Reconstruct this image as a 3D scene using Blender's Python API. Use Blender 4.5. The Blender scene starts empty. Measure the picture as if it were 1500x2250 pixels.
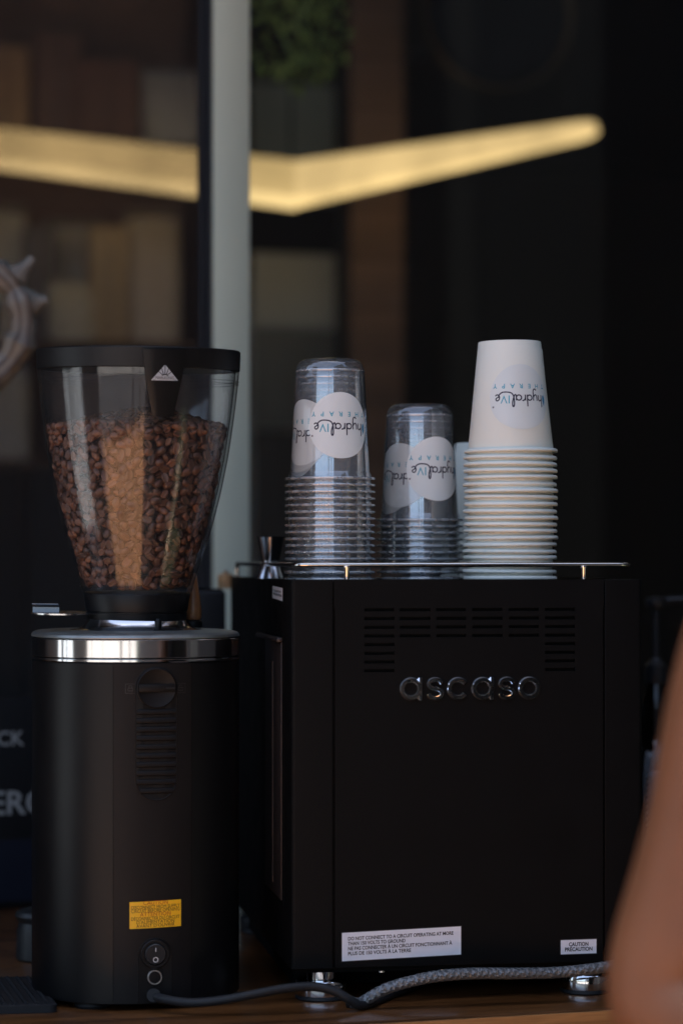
import bpy, bmesh, math, random
from mathutils import Vector, Matrix
import numpy as np

random.seed(7)
rng = np.random.default_rng(7)
SC = bpy.context.scene
COL = SC.collection
PI = math.pi

# ------------------------------------------------------------------ camera
F = 5760.0            # focal length in pixels of the 1500 x 2250 photograph
D = 2.40              # camera to the front of the espresso machine
CAMZ = 0.409          # camera height above the table top (table top is z = 0)
HZ = 1225.0           # row of the horizon in the photograph
FLOOR = -0.92

cam_d = bpy.data.cameras.new('camera')
cam = bpy.data.objects.new('camera', cam_d)
COL.objects.link(cam)
cam.location = (0, -D, CAMZ)
cam.rotation_euler = (PI / 2, 0, 0)
cam_d.sensor_fit = 'VERTICAL'
cam_d.sensor_height = 36.0
cam_d.sensor_width = 24.0
cam_d.lens = F / 2250 * 36
cam_d.shift_y = (HZ - 1125) / 2250
cam_d.clip_start = 0.05
cam_d.clip_end = 200
cam_d.dof.use_dof = True
cam_d.dof.focus_distance = D + 0.035
cam_d.dof.aperture_fstop = 3.0
cam_d.dof.aperture_blades = 9
SC.camera = cam

# ------------------------------------------------------------------ sky and sun: high sun behind the shop, the stall in the shade of an added canopy
SUN_EL, SUN_AZ = math.radians(74), math.radians(0)      # azimuth from +Y (behind the shop)
w = bpy.data.worlds.new('World')
SC.world = w
w.use_nodes = True
wn = w.node_tree
bg = wn.nodes['Background']
sky = wn.nodes.new('ShaderNodeTexSky')
sky.sky_type = 'NISHITA'
sky.sun_disc = False
sky.sun_elevation = SUN_EL
sky.sun_rotation = SUN_AZ
sky.air_density = 1.0
sky.dust_density = 4.0
sky.ozone_density = 1.0
wn.links.new(sky.outputs[0], bg.inputs[0])
bg.inputs[1].default_value = 0.15
sd = bpy.data.lights.new('sun', 'SUN')
sd.energy = 5.0
sd.angle = math.radians(0.5)
sd.color = (1.0, 0.95, 0.88)
so = bpy.data.objects.new('sun', sd)
COL.objects.link(so)
so.rotation_euler = (-Vector((math.sin(SUN_AZ) * math.cos(SUN_EL), math.cos(SUN_AZ) * math.cos(SUN_EL), math.sin(SUN_EL)))).to_track_quat('-Z', 'Y').to_euler()

# ------------------------------------------------------------------ render settings
SC.render.engine = 'CYCLES'
SC.cycles.use_denoising = True
SC.cycles.max_bounces = 10
SC.cycles.diffuse_bounces = 3
SC.cycles.glossy_bounces = 4
SC.cycles.transmission_bounces = 6
SC.cycles.transparent_max_bounces = 96
SC.cycles.sample_clamp_indirect = 4
SC.cycles.caustics_reflective = False
SC.cycles.caustics_refractive = False
SC.view_settings.view_transform = 'Standard'
SC.view_settings.look = 'None'
SC.view_settings.exposure = 1.5
SC.view_settings.gamma = 1.0
SC.view_settings.use_curve_mapping = False

# ------------------------------------------------------------------ helpers
def P(px, py, Y):
    s = F / (D + Y)
    return Vector(((px - 750) / s, Y, CAMZ - (py - HZ) / s))

def tag(o, label=None, cat=None, group=None, kind=None):
    if label: o['label'] = label
    if cat: o['category'] = cat
    if group: o['group'] = group
    if kind: o['kind'] = kind
    return o

def empty(name, loc=(0, 0, 0), rz=0, label=None, cat=None, group=None):
    o = bpy.data.objects.new(name, None)
    o.empty_display_size = 0.02
    COL.objects.link(o)
    o.location = loc
    o.rotation_euler = (0, 0, rz)
    return tag(o, label, cat, group)

def link(name, me, mat, parent=None, smooth=True, angle=35):
    o = bpy.data.objects.new(name, me)
    COL.objects.link(o)
    if mat is not None and not me.materials:
        me.materials.append(mat)
    if parent is not None:
        o.parent = parent
    if smooth and len(me.polygons):
        me.polygons.foreach_set('use_smooth', [True] * len(me.polygons))
        try:
            me.set_sharp_from_angle(angle=math.radians(angle))
        except Exception:
            pass
    return o

def mesh(verts, faces):
    me = bpy.data.meshes.new('m')
    me.from_pydata([tuple(v) for v in verts], [], faces)
    me.validate()
    me.update()
    return me

def mo(name, verts, faces, mat, parent=None, smooth=True, angle=35):
    return link(name, mesh(verts, faces), mat, parent, smooth, angle)

def lathe(prof, seg=64, closed_top=False):
    """profile of (r, z); r == 0 ends become fans"""
    v, f, rings = [], [], []
    for r, z in prof:
        if r <= 1e-9:
            rings.append([len(v)])
            v.append((0, 0, z))
        else:
            rings.append(list(range(len(v), len(v) + seg)))
            for i in range(seg):
                a = 2 * PI * i / seg
                v.append((r * math.cos(a), r * math.sin(a), z))
    for A, B in zip(rings[:-1], rings[1:]):
        for i in range(seg):
            j = (i + 1) % seg
            if len(A) == 1 and len(B) == 1: continue
            if len(A) == 1: f.append((A[0], B[j], B[i]))
            elif len(B) == 1: f.append((A[i], A[j], B[0]))
            else: f.append((A[i], A[j], B[j], B[i]))
    return v, f

def rings_loft(rings, closed=True, cap0=False, cap1=False):
    v, f = [], []
    n = len(rings[0])
    for r in rings: v += [tuple(p) for p in r]
    for k in range(len(rings) - 1):
        for i in range(n if closed else n - 1):
            j = (i + 1) % n
            f.append((k * n + i, k * n + j, (k + 1) * n + j, (k + 1) * n + i))
    if cap0: f.append(tuple(reversed(range(n))))
    if cap1: f.append(tuple(range((len(rings) - 1) * n, len(rings) * n)))
    return v, f

def smooth_path(pts, per=8):
    pts = [Vector(p) for p in pts]
    out = []
    n = len(pts)
    for i in range(n - 1):
        p0 = pts[max(i - 1, 0)]; p1 = pts[i]; p2 = pts[i + 1]; p3 = pts[min(i + 2, n - 1)]
        for k in range(per):
            t = k / per
            out.append(0.5 * ((2 * p1) + (-p0 + p2) * t + (2 * p0 - 5 * p1 + 4 * p2 - p3) * t * t + (-p0 + 3 * p1 - 3 * p2 + p3) * t ** 3))
    out.append(pts[-1])
    return out

def frames(path):
    T = []
    for i in range(len(path)):
        a = path[max(i - 1, 0)]; b = path[min(i + 1, len(path) - 1)]
        T.append((b - a).normalized())
    up = Vector((0, 0, 1))
    if abs(T[0].dot(up)) > 0.9: up = Vector((0, 1, 0))
    N = (up - T[0] * up.dot(T[0])).normalized()
    out = []
    for t in T:
        N = (N - t * N.dot(t)).normalized()
        out.append((t, N, t.cross(N)))
    return out

def tube(path, rad, seg=12, caps=True):
    path = [Vector(p) for p in path]
    fr = frames(path)
    rings = []
    for i, (p, (t, n, b)) in enumerate(zip(path, fr)):
        r = rad[i] if hasattr(rad, '__len__') else rad
        rings.append([p + (n * math.cos(2 * PI * k / seg) + b * math.sin(2 * PI * k / seg)) * r for k in range(seg)])
    return rings_loft(rings, True, caps, caps)

def box_mesh(x0, x1, y0, y1, z0, z1, bev=0.0, segs=2):
    bm = bmesh.new()
    bmesh.ops.create_cube(bm, size=1)
    for v in bm.verts:
        v.co = Vector((x0 + (v.co.x + .5) * (x1 - x0), y0 + (v.co.y + .5) * (y1 - y0), z0 + (v.co.z + .5) * (z1 - z0)))
    if bev > 0:
        bmesh.ops.bevel(bm, geom=list(bm.edges), offset=bev, segments=segs, profile=0.5, affect='EDGES')
    me = bpy.data.meshes.new('m')
    bm.to_mesh(me); bm.free()
    return me

def box(name, x0, x1, y0, y1, z0, z1, mat, parent=None, bev=0.0, segs=2):
    return link(name, box_mesh(x0, x1, y0, y1, z0, z1, bev, segs), mat, parent)

def join(parts):
    v, f = [], []
    for pv, pf in parts:
        o = len(v)
        v += [tuple(p) for p in pv]
        f += [tuple(i + o for i in q) for q in pf]
    return v, f

def prism(poly, y0, y1):
    """closed polygon of (x, z) extruded along y from y0 (front) to y1"""
    n = len(poly)
    v = [(x, y0, z) for x, z in poly] + [(x, y1, z) for x, z in poly]
    f = [tuple(range(n)), tuple(reversed(range(n, 2 * n)))]
    for i in range(n):
        j = (i + 1) % n
        f.append((i, i + n, j + n, j))
    return v, f

_font = {}
def text_mesh(s, size, align='CENTER', spacing=1.0, bold=0.0):
    """flat mesh of a line of text in x, y"""
    key = (s, size, align, spacing, bold)
    if key in _font: return _font[key]
    cu = bpy.data.curves.new('t', 'FONT')
    cu.body = s; cu.size = size; cu.align_x = align; cu.space_character = spacing
    cu.resolution_u = 3; cu.offset = bold
    ob = bpy.data.objects.new('t', cu)
    COL.objects.link(ob)
    bpy.context.view_layer.update()
    me = bpy.data.meshes.new_from_object(ob.evaluated_get(bpy.context.evaluated_depsgraph_get()))
    v = [tuple(p.co)[:2] for p in me.vertices]
    f = [tuple(p.vertices) for p in me.polygons]
    bpy.data.objects.remove(ob); bpy.data.curves.remove(cu); bpy.data.meshes.remove(me)
    _font[key] = (v, f)
    return v, f

def ribbon(path, wd):
    """flat stroke in x, y with round-ish ends"""
    p = [Vector((a[0], a[1])) for a in path]
    n = len(p)
    v, f = [], []
    for i in range(n):
        t = (p[min(i + 1, n - 1)] - p[max(i - 1, 0)])
        t.normalize()
        nrm = Vector((-t.y, t.x)) * wd / 2
        v += [tuple(p[i] + nrm), tuple(p[i] - nrm)]
    for i in range(n - 1):
        f.append((2 * i, 2 * i + 1, 2 * i + 3, 2 * i + 2))
    return v, f

def mapped(parts, fn):
    v, f = join([([(a[0], a[1], 0) for a in pv], pf) for pv, pf in parts])
    return [fn(a[0], a[1]) for a in v], f

# ------------------------------------------------------------------ materials
def mat(name, col, rough=0.5, metal=0.0, var=0.12, vscale=30, bump=0.0, bscale=400, spec=0.5, coat=0.0, rvar=0.1, stretch=(1, 1, 1), sss=0.0):
    m = bpy.data.materials.new(name)
    m.use_nodes = True
    nt = m.node_tree
    b = nt.nodes['Principled BSDF']
    tc = nt.nodes.new('ShaderNodeTexCoord')
    mp = nt.nodes.new('ShaderNodeMapping')
    mp.inputs['Scale'].default_value = stretch
    nt.links.new(tc.outputs['Object'], mp.inputs[0])
    nz = nt.nodes.new('ShaderNodeTexNoise')
    nz.inputs['Scale'].default_value = vscale
    nz.inputs['Detail'].default_value = 5
    nt.links.new(mp.outputs[0], nz.inputs[0])
    mx = nt.nodes.new('ShaderNodeMix'); mx.data_type = 'RGBA'
    mx.inputs[6].default_value = tuple(max(0, c * (1 - var)) for c in col) + (1,)
    mx.inputs[7].default_value = tuple(min(1, c * (1 + var)) for c in col) + (1,)
    nt.links.new(nz.outputs[0], mx.inputs[0])
    nt.links.new(mx.outputs[2], b.inputs['Base Color'])
    mr = nt.nodes.new('ShaderNodeMapRange')
    mr.inputs[3].default_value = max(0.02, rough * (1 - rvar)); mr.inputs[4].default_value = min(1, rough * (1 + rvar))
    nt.links.new(nz.outputs[0], mr.inputs[0])
    nt.links.new(mr.outputs[0], b.inputs['Roughness'])
    b.inputs['Metallic'].default_value = metal
    b.inputs['Specular IOR Level'].default_value = spec
    b.inputs['Coat Weight'].default_value = coat
    b.inputs['Coat Roughness'].default_value = 0.12
    if sss:
        b.inputs['Subsurface Weight'].default_value = sss
        b.inputs['Subsurface Radius'].default_value = (0.012, 0.004, 0.002)
    if bump:
        n2 = nt.nodes.new('ShaderNodeTexNoise')
        n2.inputs['Scale'].default_value = bscale
        n2.inputs['Detail'].default_value = 3
        nt.links.new(mp.outputs[0], n2.inputs[0])
        bp = nt.nodes.new('ShaderNodeBump')
        bp.inputs['Strength'].default_value = bump
        bp.inputs['Distance'].default_value = 0.0006
        nt.links.new(n2.outputs[0], bp.inputs['Height'])
        nt.links.new(bp.outputs[0], b.inputs['Normal'])
    return m

def clear_mat(name, tint=(1, 1, 1), rough=0.03, f0=0.04, haze=0.0, streak=0.0, power=5.0):
    """thin clear plastic: transparent, with a Schlick reflection on top and a touch of milky scatter"""
    m = bpy.data.materials.new(name)
    m.use_nodes = True
    nt = m.node_tree
    nt.nodes.clear()
    out = nt.nodes.new('ShaderNodeOutputMaterial')
    tr = nt.nodes.new('ShaderNodeBsdfTransparent'); tr.inputs[0].default_value = tuple(tint) + (1,)
    gl = nt.nodes.new('ShaderNodeBsdfGlossy'); gl.inputs['Roughness'].default_value = rough
    lw = nt.nodes.new('ShaderNodeLayerWeight'); lw.inputs[0].default_value = 0.5
    pw = nt.nodes.new('ShaderNodeMath'); pw.operation = 'POWER'; pw.inputs[1].default_value = power
    ma = nt.nodes.new('ShaderNodeMath'); ma.operation = 'MULTIPLY_ADD'; ma.inputs[1].default_value = 1 - f0; ma.inputs[2].default_value = f0
    nt.links.new(lw.outputs['Facing'], pw.inputs[0]); nt.links.new(pw.outputs[0], ma.inputs[0])
    mx = nt.nodes.new('ShaderNodeMixShader')
    nt.links.new(ma.outputs[0], mx.inputs[0])
    base = tr
    tc = nt.nodes.new('ShaderNodeTexCoord')
    mp = nt.nodes.new('ShaderNodeMapping'); mp.inputs['Scale'].default_value = (1, 1, 0.15)
    nz = nt.nodes.new('ShaderNodeTexNoise'); nz.inputs['Scale'].default_value = 90; nz.inputs['Detail'].default_value = 6
    nt.links.new(tc.outputs['Object'], mp.inputs[0]); nt.links.new(mp.outputs[0], nz.inputs[0])
    if haze:
        df = nt.nodes.new('ShaderNodeBsdfDiffuse'); df.inputs[0].default_value = (0.75, 0.8, 0.85, 1)
        hz = nt.nodes.new('ShaderNodeMixShader')
        hm = nt.nodes.new('ShaderNodeMath'); hm.operation = 'MULTIPLY'; hm.inputs[1].default_value = haze * 2
        nt.links.new(nz.outputs[0], hm.inputs[0]); nt.links.new(hm.outputs[0], hz.inputs[0])
        nt.links.new(tr.outputs[0], hz.inputs[1]); nt.links.new(df.outputs[0], hz.inputs[2])
        base = hz
    if streak:
        bp = nt.nodes.new('ShaderNodeBump'); bp.inputs['Strength'].default_value = streak; bp.inputs['Distance'].default_value = 0.001
        nt.links.new(nz.outputs[0], bp.inputs['Height']); nt.links.new(bp.outputs[0], gl.inputs['Normal'])
    nt.links.new(base.outputs[0], mx.inputs[1]); nt.links.new(gl.outputs[0], mx.inputs[2])
    nt.links.new(mx.outputs[0], out.inputs[0])
    return m

def wood_mat(name, c0, c1, rough=0.3, scale=6, stretch=(0.6, 9, 9), coat=0.3, bump=0.15):
    m = bpy.data.materials.new(name)
    m.use_nodes = True
    nt = m.node_tree
    b = nt.nodes['Principled BSDF']
    tc = nt.nodes.new('ShaderNodeTexCoord')
    mp = nt.nodes.new('ShaderNodeMapping'); mp.inputs['Scale'].default_value = stretch
    nt.links.new(tc.outputs['Object'], mp.inputs[0])
    n1 = nt.nodes.new('ShaderNodeTexNoise'); n1.inputs['Scale'].default_value = scale; n1.inputs['Detail'].default_value = 8; n1.inputs['Distortion'].default_value = 0.6
    nt.links.new(mp.outputs[0], n1.inputs[0])
    n2 = nt.nodes.new('ShaderNodeTexNoise'); n2.inputs['Scale'].default_value = scale * 9; n2.inputs['Detail'].default_value = 4
    nt.links.new(mp.outputs[0], n2.inputs[0])
    ad = nt.nodes.new('ShaderNodeMath'); ad.operation = 'MULTIPLY_ADD'; ad.inputs[1].default_value = 0.35
    nt.links.new(n2.outputs[0], ad.inputs[0]); nt.links.new(n1.outputs[0], ad.inputs[2])
    cr = nt.nodes.new('ShaderNodeValToRGB')
    cr.color_ramp.elements[0].position = 0.45; cr.color_ramp.elements[0].color = tuple(c0) + (1,)
    cr.color_ramp.elements[1].position = 0.85; cr.color_ramp.elements[1].color = tuple(c1) + (1,)
    nt.links.new(ad.outputs[0], cr.inputs[0]); nt.links.new(cr.outputs[0], b.inputs['Base Color'])
    mr = nt.nodes.new('ShaderNodeMapRange'); mr.inputs[3].default_value = rough * 0.7; mr.inputs[4].default_value = rough * 1.4
    nt.links.new(n1.outputs[0], mr.inputs[0]); nt.links.new(mr.outputs[0], b.inputs['Roughness'])
    b.inputs['Coat Weight'].default_value = coat; b.inputs['Coat Roughness'].default_value = 0.1
    bp = nt.nodes.new('ShaderNodeBump'); bp.inputs['Strength'].default_value = bump; bp.inputs['Distance'].default_value = 0.001
    nt.links.new(n2.outputs[0], bp.inputs['Height']); nt.links.new(bp.outputs[0], b.inputs['Normal'])
    return m

def bean_mat():
    m = bpy.data.materials.new('roasted_bean')
    m.use_nodes = True
    nt = m.node_tree
    b = nt.nodes['Principled BSDF']
    oi = nt.nodes.new('ShaderNodeObjectInfo'); ge = nt.nodes.new('ShaderNodeNewGeometry')
    ad = nt.nodes.new('ShaderNodeMath'); ad.operation = 'ADD'
    nt.links.new(oi.outputs['Random'], ad.inputs[0]); nt.links.new(ge.outputs['Random Per Island'], ad.inputs[1])
    fr = nt.nodes.new('ShaderNodeMath'); fr.operation = 'FRACT'; nt.links.new(ad.outputs[0], fr.inputs[0])
    cr = nt.nodes.new('ShaderNodeValToRGB')
    e = cr.color_ramp.elements
    e[0].color = (0.085, 0.034, 0.018, 1); e[1].color = (0.240, 0.098, 0.046, 1)
    k = e.new(0.6); k.color = (0.135, 0.054, 0.027, 1)
    nt.links.new(fr.outputs[0], cr.inputs[0])
    tc = nt.nodes.new('ShaderNodeTexCoord')
    nz = nt.nodes.new('ShaderNodeTexNoise'); nz.inputs['Scale'].default_value = 420; nz.inputs['Detail'].default_value = 4
    nt.links.new(tc.outputs['Object'], nz.inputs[0])
    mx = nt.nodes.new('ShaderNodeMix'); mx.data_type = 'RGBA'; mx.blend_type = 'MULTIPLY'; mx.inputs[0].default_value = 0.5
    nt.links.new(cr.outputs[0], mx.inputs[6]); nt.links.new(nz.outputs[0], mx.inputs[7])
    nt.links.new(mx.outputs[2], b.inputs['Base Color'])
    b.inputs['Roughness'].default_value = 0.42
    bp = nt.nodes.new('ShaderNodeBump'); bp.inputs['Strength'].default_value = 0.3; bp.inputs['Distance'].default_value = 0.0005
    nt.links.new(nz.outputs[0], bp.inputs['Height']); nt.links.new(bp.outputs[0], b.inputs['Normal'])
    return m

def emit_mat(name, col, strength):
    m = bpy.data.materials.new(name)
    m.use_nodes = True
    nt = m.node_tree
    nt.nodes.clear()
    out = nt.nodes.new('ShaderNodeOutputMaterial')
    e = nt.nodes.new('ShaderNodeEmission'); e.inputs[0].default_value = tuple(col) + (1,); e.inputs[1].default_value = strength
    tc = nt.nodes.new('ShaderNodeTexCoord')
    nz = nt.nodes.new('ShaderNodeTexNoise'); nz.inputs['Scale'].default_value = 5.5; nz.inputs['Detail'].default_value = 2
    mr = nt.nodes.new('ShaderNodeMapRange'); mr.inputs[1].default_value = 0.3; mr.inputs[2].default_value = 0.7
    mr.inputs[3].default_value = strength * 0.78; mr.inputs[4].default_value = strength * 1.28
    nt.links.new(tc.outputs['Object'], nz.inputs[0]); nt.links.new(nz.outputs[0], mr.inputs[0]); nt.links.new(mr.outputs[0], e.inputs[1])
    nt.links.new(e.outputs[0], out.inputs[0])
    return m

def screen_mat(name, pitch=0.0016, wire=0.31):
    m = bpy.data.materials.new(name)
    m.use_nodes = True
    nt = m.node_tree
    nt.nodes.clear()
    out = nt.nodes.new('ShaderNodeOutputMaterial')
    tc = nt.nodes.new('ShaderNodeTexCoord')
    sp = nt.nodes.new('ShaderNodeSeparateXYZ'); nt.links.new(tc.outputs['Object'], sp.inputs[0])
    def line(sock):
        a = nt.nodes.new('ShaderNodeMath'); a.operation = 'MULTIPLY'; a.inputs[1].default_value = 1 / pitch; nt.links.new(sock, a.inputs[0])
        b = nt.nodes.new('ShaderNodeMath'); b.operation = 'FRACT'; nt.links.new(a.outputs[0], b.inputs[0])
        c = nt.nodes.new('ShaderNodeMath'); c.operation = 'LESS_THAN'; c.inputs[1].default_value = wire; nt.links.new(b.outputs[0], c.inputs[0])
        return c
    mxm = nt.nodes.new('ShaderNodeMath'); mxm.operation = 'MAXIMUM'
    nt.links.new(line(sp.outputs[0]).outputs[0], mxm.inputs[0]); nt.links.new(line(sp.outputs[2]).outputs[0], mxm.inputs[1])
    tr = nt.nodes.new('ShaderNodeBsdfTransparent')
    df = nt.nodes.new('ShaderNodeBsdfDiffuse'); df.inputs[0].default_value = (0.030, 0.028, 0.028, 1)
    mx = nt.nodes.new('ShaderNodeMixShader')
    nt.links.new(mxm.outputs[0], mx.inputs[0]); nt.links.new(tr.outputs[0], mx.inputs[1]); nt.links.new(df.outputs[0], mx.inputs[2])
    nt.links.new(mx.outputs[0], out.inputs[0])
    return m

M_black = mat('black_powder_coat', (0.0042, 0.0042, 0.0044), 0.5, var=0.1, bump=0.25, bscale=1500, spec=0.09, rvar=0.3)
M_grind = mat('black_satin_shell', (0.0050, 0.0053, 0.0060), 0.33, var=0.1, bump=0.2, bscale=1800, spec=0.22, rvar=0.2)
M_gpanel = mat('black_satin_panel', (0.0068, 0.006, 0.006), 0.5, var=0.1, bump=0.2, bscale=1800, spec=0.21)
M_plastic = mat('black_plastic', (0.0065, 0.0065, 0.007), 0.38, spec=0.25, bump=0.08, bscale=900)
M_dark = mat('dark_recess', (0.004, 0.004, 0.004), 0.8, spec=0.1)
M_rubber = mat('black_rubber', (0.013, 0.014, 0.016), 0.55, spec=0.35, bump=0.2, bscale=700)
M_chrome = mat('chrome', (0.82, 0.82, 0.83), 0.10, metal=1, var=0.04, rvar=0.4)
M_letter = mat('chrome_letter', (0.93, 0.93, 0.94), 0.13, metal=1, var=0.08, rvar=0.4, vscale=300)
M_alu = mat('machined_aluminium', (0.66, 0.66, 0.665), 0.12, metal=1, var=0.10, rvar=0.45, vscale=60, stretch=(1, 1, 0.3))
M_aluTop = mat('dusty_aluminium', (0.30, 0.325, 0.32), 0.38, metal=0.85, var=0.35, rvar=0.3, vscale=70, bump=0.3, bscale=900)
M_steel = mat('brushed_steel', (0.60, 0.60, 0.61), 0.2, metal=1, var=0.08, rvar=0.3)
M_paper = mat('white_paper_cup', (0.775, 0.815, 0.755), 0.62, var=0.02, vscale=60, bump=0.05, bscale=900, spec=0.3)
M_sticker = mat('white_sticker', (0.74, 0.81, 0.82), 0.42, var=0.015, spec=0.4)
M_stickerP = mat('pale_blue_sticker', (0.70, 0.765, 0.765), 0.42, var=0.015, spec=0.4)
M_label = mat('label_paper', (0.74, 0.76, 0.82), 0.45, var=0.05, vscale=120)
M_yellow = mat('yellow_label', (0.85, 0.47, 0.012), 0.5, var=0.06, vscale=90)
M_ink = mat('black_ink', (0.012, 0.012, 0.016), 0.5)
M_inkred = mat('red_ink', (0.40, 0.07, 0.006), 0.5)
M_inkbrown = mat('dark_brown_ink', (0.06, 0.03, 0.006), 0.5)
M_navy = mat('navy_ink', (0.012, 0.016, 0.045), 0.5)
M_cyan = mat('cyan_ink', (0.04, 0.36, 0.50), 0.5)
M_blue = mat('blue_ink', (0.02, 0.22, 0.42), 0.5)
M_greyink = mat('grey_ink', (0.18, 0.18, 0.20), 0.5)
M_grey = mat('grey_logo_plate', (0.42, 0.47, 0.51), 0.4, var=0.08, vscale=200)
M_whiteink = mat('white_ink', (0.75, 0.75, 0.75), 0.5)
M_cup = clear_mat('clear_cup_plastic', (0.985, 0.992, 0.995), 0.035, 0.155, haze=0.050, power=4.0)
M_hopper = clear_mat('clear_hopper_plastic', (0.965, 0.97, 0.98), 0.075, 0.036, haze=0.008, streak=0.12, power=4.5)
M_pane = clear_mat('window_glass', (0.93, 0.95, 0.94), 0.01, 0.04)
M_bottle = clear_mat('tinted_bottle', (0.35, 0.33, 0.32), 0.04, 0.06)
M_bag = clear_mat('plastic_bag', (0.80, 0.86, 0.90), 0.12, 0.08, haze=0.22)
M_bean = bean_mat()
M_screen = screen_mat('insect_screen')
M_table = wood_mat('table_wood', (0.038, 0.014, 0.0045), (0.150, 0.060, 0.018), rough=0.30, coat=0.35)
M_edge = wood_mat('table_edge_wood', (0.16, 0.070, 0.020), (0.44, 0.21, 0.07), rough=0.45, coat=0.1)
M_handle = wood_mat('handle_wood', (0.16, 0.06, 0.02), (0.36, 0.16, 0.06), rough=0.4, scale=30, stretch=(3, 3, 0.5))
M_frame = mat('grey_door_frame', (0.51, 0.555, 0.455), 0.5, var=0.04, vscale=8)
M_gasket = mat('dark_gasket', (0.011, 0.012, 0.017), 0.6)
M_skin = mat('skin', (0.178, 0.075, 0.034), 0.5, var=0.42, vscale=10, bump=0.15, bscale=260, sss=0.12, spec=0.35)

# ------------------------------------------------------------------ setting: ground, room behind the glass
def ground():
    v = [(-60, -80, FLOOR), (60, -80, FLOOR), (60, 20, FLOOR), (-60, 20, FLOOR)]
    o = mo('ground', v, [(0, 1, 2, 3)], mat('lawn', (0.040, 0.055, 0.026), 0.9, vscale=3, var=0.4, bump=0.3, bscale=60), smooth=False)
    tag(o, kind='structure')
    # unseen pink-brown terrace and pale paving, shaped for the hopper and collar reflections
    def az(a, R): return (-0.15 + R * math.sin(math.radians(a)), 0.05 - R * math.cos(math.radians(a)), FLOOR + 0.004)
    mt = mat('terrace_paving', (0.46, 0.225, 0.105), 0.8, vscale=2.2, var=0.45, bump=0.3, bscale=60)
    o = mo('pavement', [az(-43, 0.9), az(11, 0.9), az(11, 5.6), az(-16, 5.6), az(-43, 5.6)], [(0, 4, 3, 2, 1)], mt, smooth=False); tag(o, kind='structure')
    mp_ = mat('pale_paving', (0.37, 0.40, 0.41), 0.8, vscale=0.6, var=0.15, bump=0.3, bscale=60)
    o = mo('path', [az(-66, 2.0), az(-66, 50), az(-95, 50), az(-125, 12), az(-125, 2.0)], [(0, 1, 2, 3, 4)], mp_, smooth=False); tag(o, kind='structure')
    o = mo('reflected_strip', [az(58.5, 1.75), az(62.5, 1.75), az(61.5, 5.2), az(59.5, 5.2)], [(3, 2, 1, 0)], mat('pale_strip', (0.52, 0.42, 0.29), 0.8, vscale=6, var=0.2), smooth=False); tag(o, kind='structure')  # unseen pale strip, added for the beige sliver reflected in the hopper
    ms_ = mat('dark_patch', (0.016, 0.013, 0.011), 0.95, vscale=5, var=0.4)  # unseen dark patches, added to keep the reflections beside the terrace dark
    for k_, (a0, a1, r1) in enumerate(((11.2, 57.0, 7.0), (-65.8, -43.2, 40.0))):
        o = mo('dark_reflection_patch', [az(a0, 0.7), az(a1, 0.7), az(a1, r1), az((a0 + a1) / 2, r1), az(a0, r1)], [(0, 4, 3, 2, 1)], ms_, smooth=False); o.location.z = 0.002; tag(o, kind='structure')
    mf = mat('far_paving', (0.36, 0.335, 0.305), 0.8, vscale=0.5, var=0.3, bump=0.3, bscale=60)
    o = mo('reflected_ground', [az(-44, 11), az(12, 11), az(12, 75), az(-16, 75), az(-44, 75)], [(0, 4, 3, 2, 1)], mf, smooth=False); tag(o, kind='structure')  # unseen pale ground, added for the bright bands in the collar
    o = mo('reflected_ground', [az(-44, 5.62), az(12, 5.62), az(12, 10.98), az(-16, 10.98), az(-44, 10.98)], [(0, 4, 3, 2, 1)], mat('grey_reflected_ground', (0.085, 0.085, 0.088), 0.85, vscale=2, var=0.3), smooth=False); tag(o, kind='structure')  # unseen grey ground, added to dim the upper hopper reflection
    # unseen canopy roof, added to shade the stall
    me_ = box_mesh(-2.6, 1.5, -0.30, 1.4, 2.29, 2.42)
    o = link('added_canopy', me_, mat('added_canopy_paint', (0.10, 0.095, 0.09), 0.8), smooth=False); tag(o, kind='structure')
    # unseen dark walls and pillars, added to put dark bands in the reflections
    md = mat('dark_reflection_wall', (0.030, 0.030, 0.032), 0.85, vscale=2, var=0.4)
    def wall(name, p, q, th, h):
        p, q = Vector(p[:2]), Vector(q[:2])
        d = (q - p).normalized(); n_ = Vector((-d.y, d.x)) * th
        poly = [p - n_, q - n_, q + n_, p + n_]
        v_ = [(c.x, c.y, FLOOR) for c in poly] + [(c.x, c.y, FLOOR + h) for c in poly]
        o_ = mo(name, v_, [(3, 2, 1, 0), (4, 5, 6, 7)] + [(i, (i + 1) % 4, 4 + (i + 1) % 4, 4 + i) for i in range(4)], md, smooth=False)
        tag(o_, kind='structure')
    wall('reflection_wall', az(13, 6.0), az(56, 2.8), 0.05, 4.4)
    wall('reflection_wall', az(34, 7.5), az(80, 7.5), 0.05, 5.5)
    wall('reflection_side_wall', az(64.5, 2.8), az(125, 3.2), 0.05, 4.4)
    wall('reflection_pillar', az(-64, 3.6), az(-44, 3.6), 0.06, 3.6)
    wall('reflection_pillar', az(-3.6, 5.0), az(-1.6, 5.0), 0.06, 3.6)
    wall('reflection_pillar', az(5.2, 5.0), az(6.4, 5.0), 0.04, 3.6)
    wall('reflection_pillar', az(-37.5, 9.0), az(-36.8, 9.0), 0.04, 3.6)
    wall('reflection_pillar', az(-23.5, 9.0), az(-23.1, 9.0), 0.04, 3.6)
    wall('reflection_pillar', az(-76.5, 6.0), az(-75.0, 6.0), 0.04, 3.6)
    wall('reflection_pillar', az(-85.0, 6.0), az(-81.5, 6.0), 0.04, 3.6)
ground()

TH = math.radians(18.0)     # the table and the shop front share this angle
ux, uy = Vector((math.cos(TH), math.sin(TH), 0)), Vector((-math.sin(TH), math.cos(TH), 0))

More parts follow.
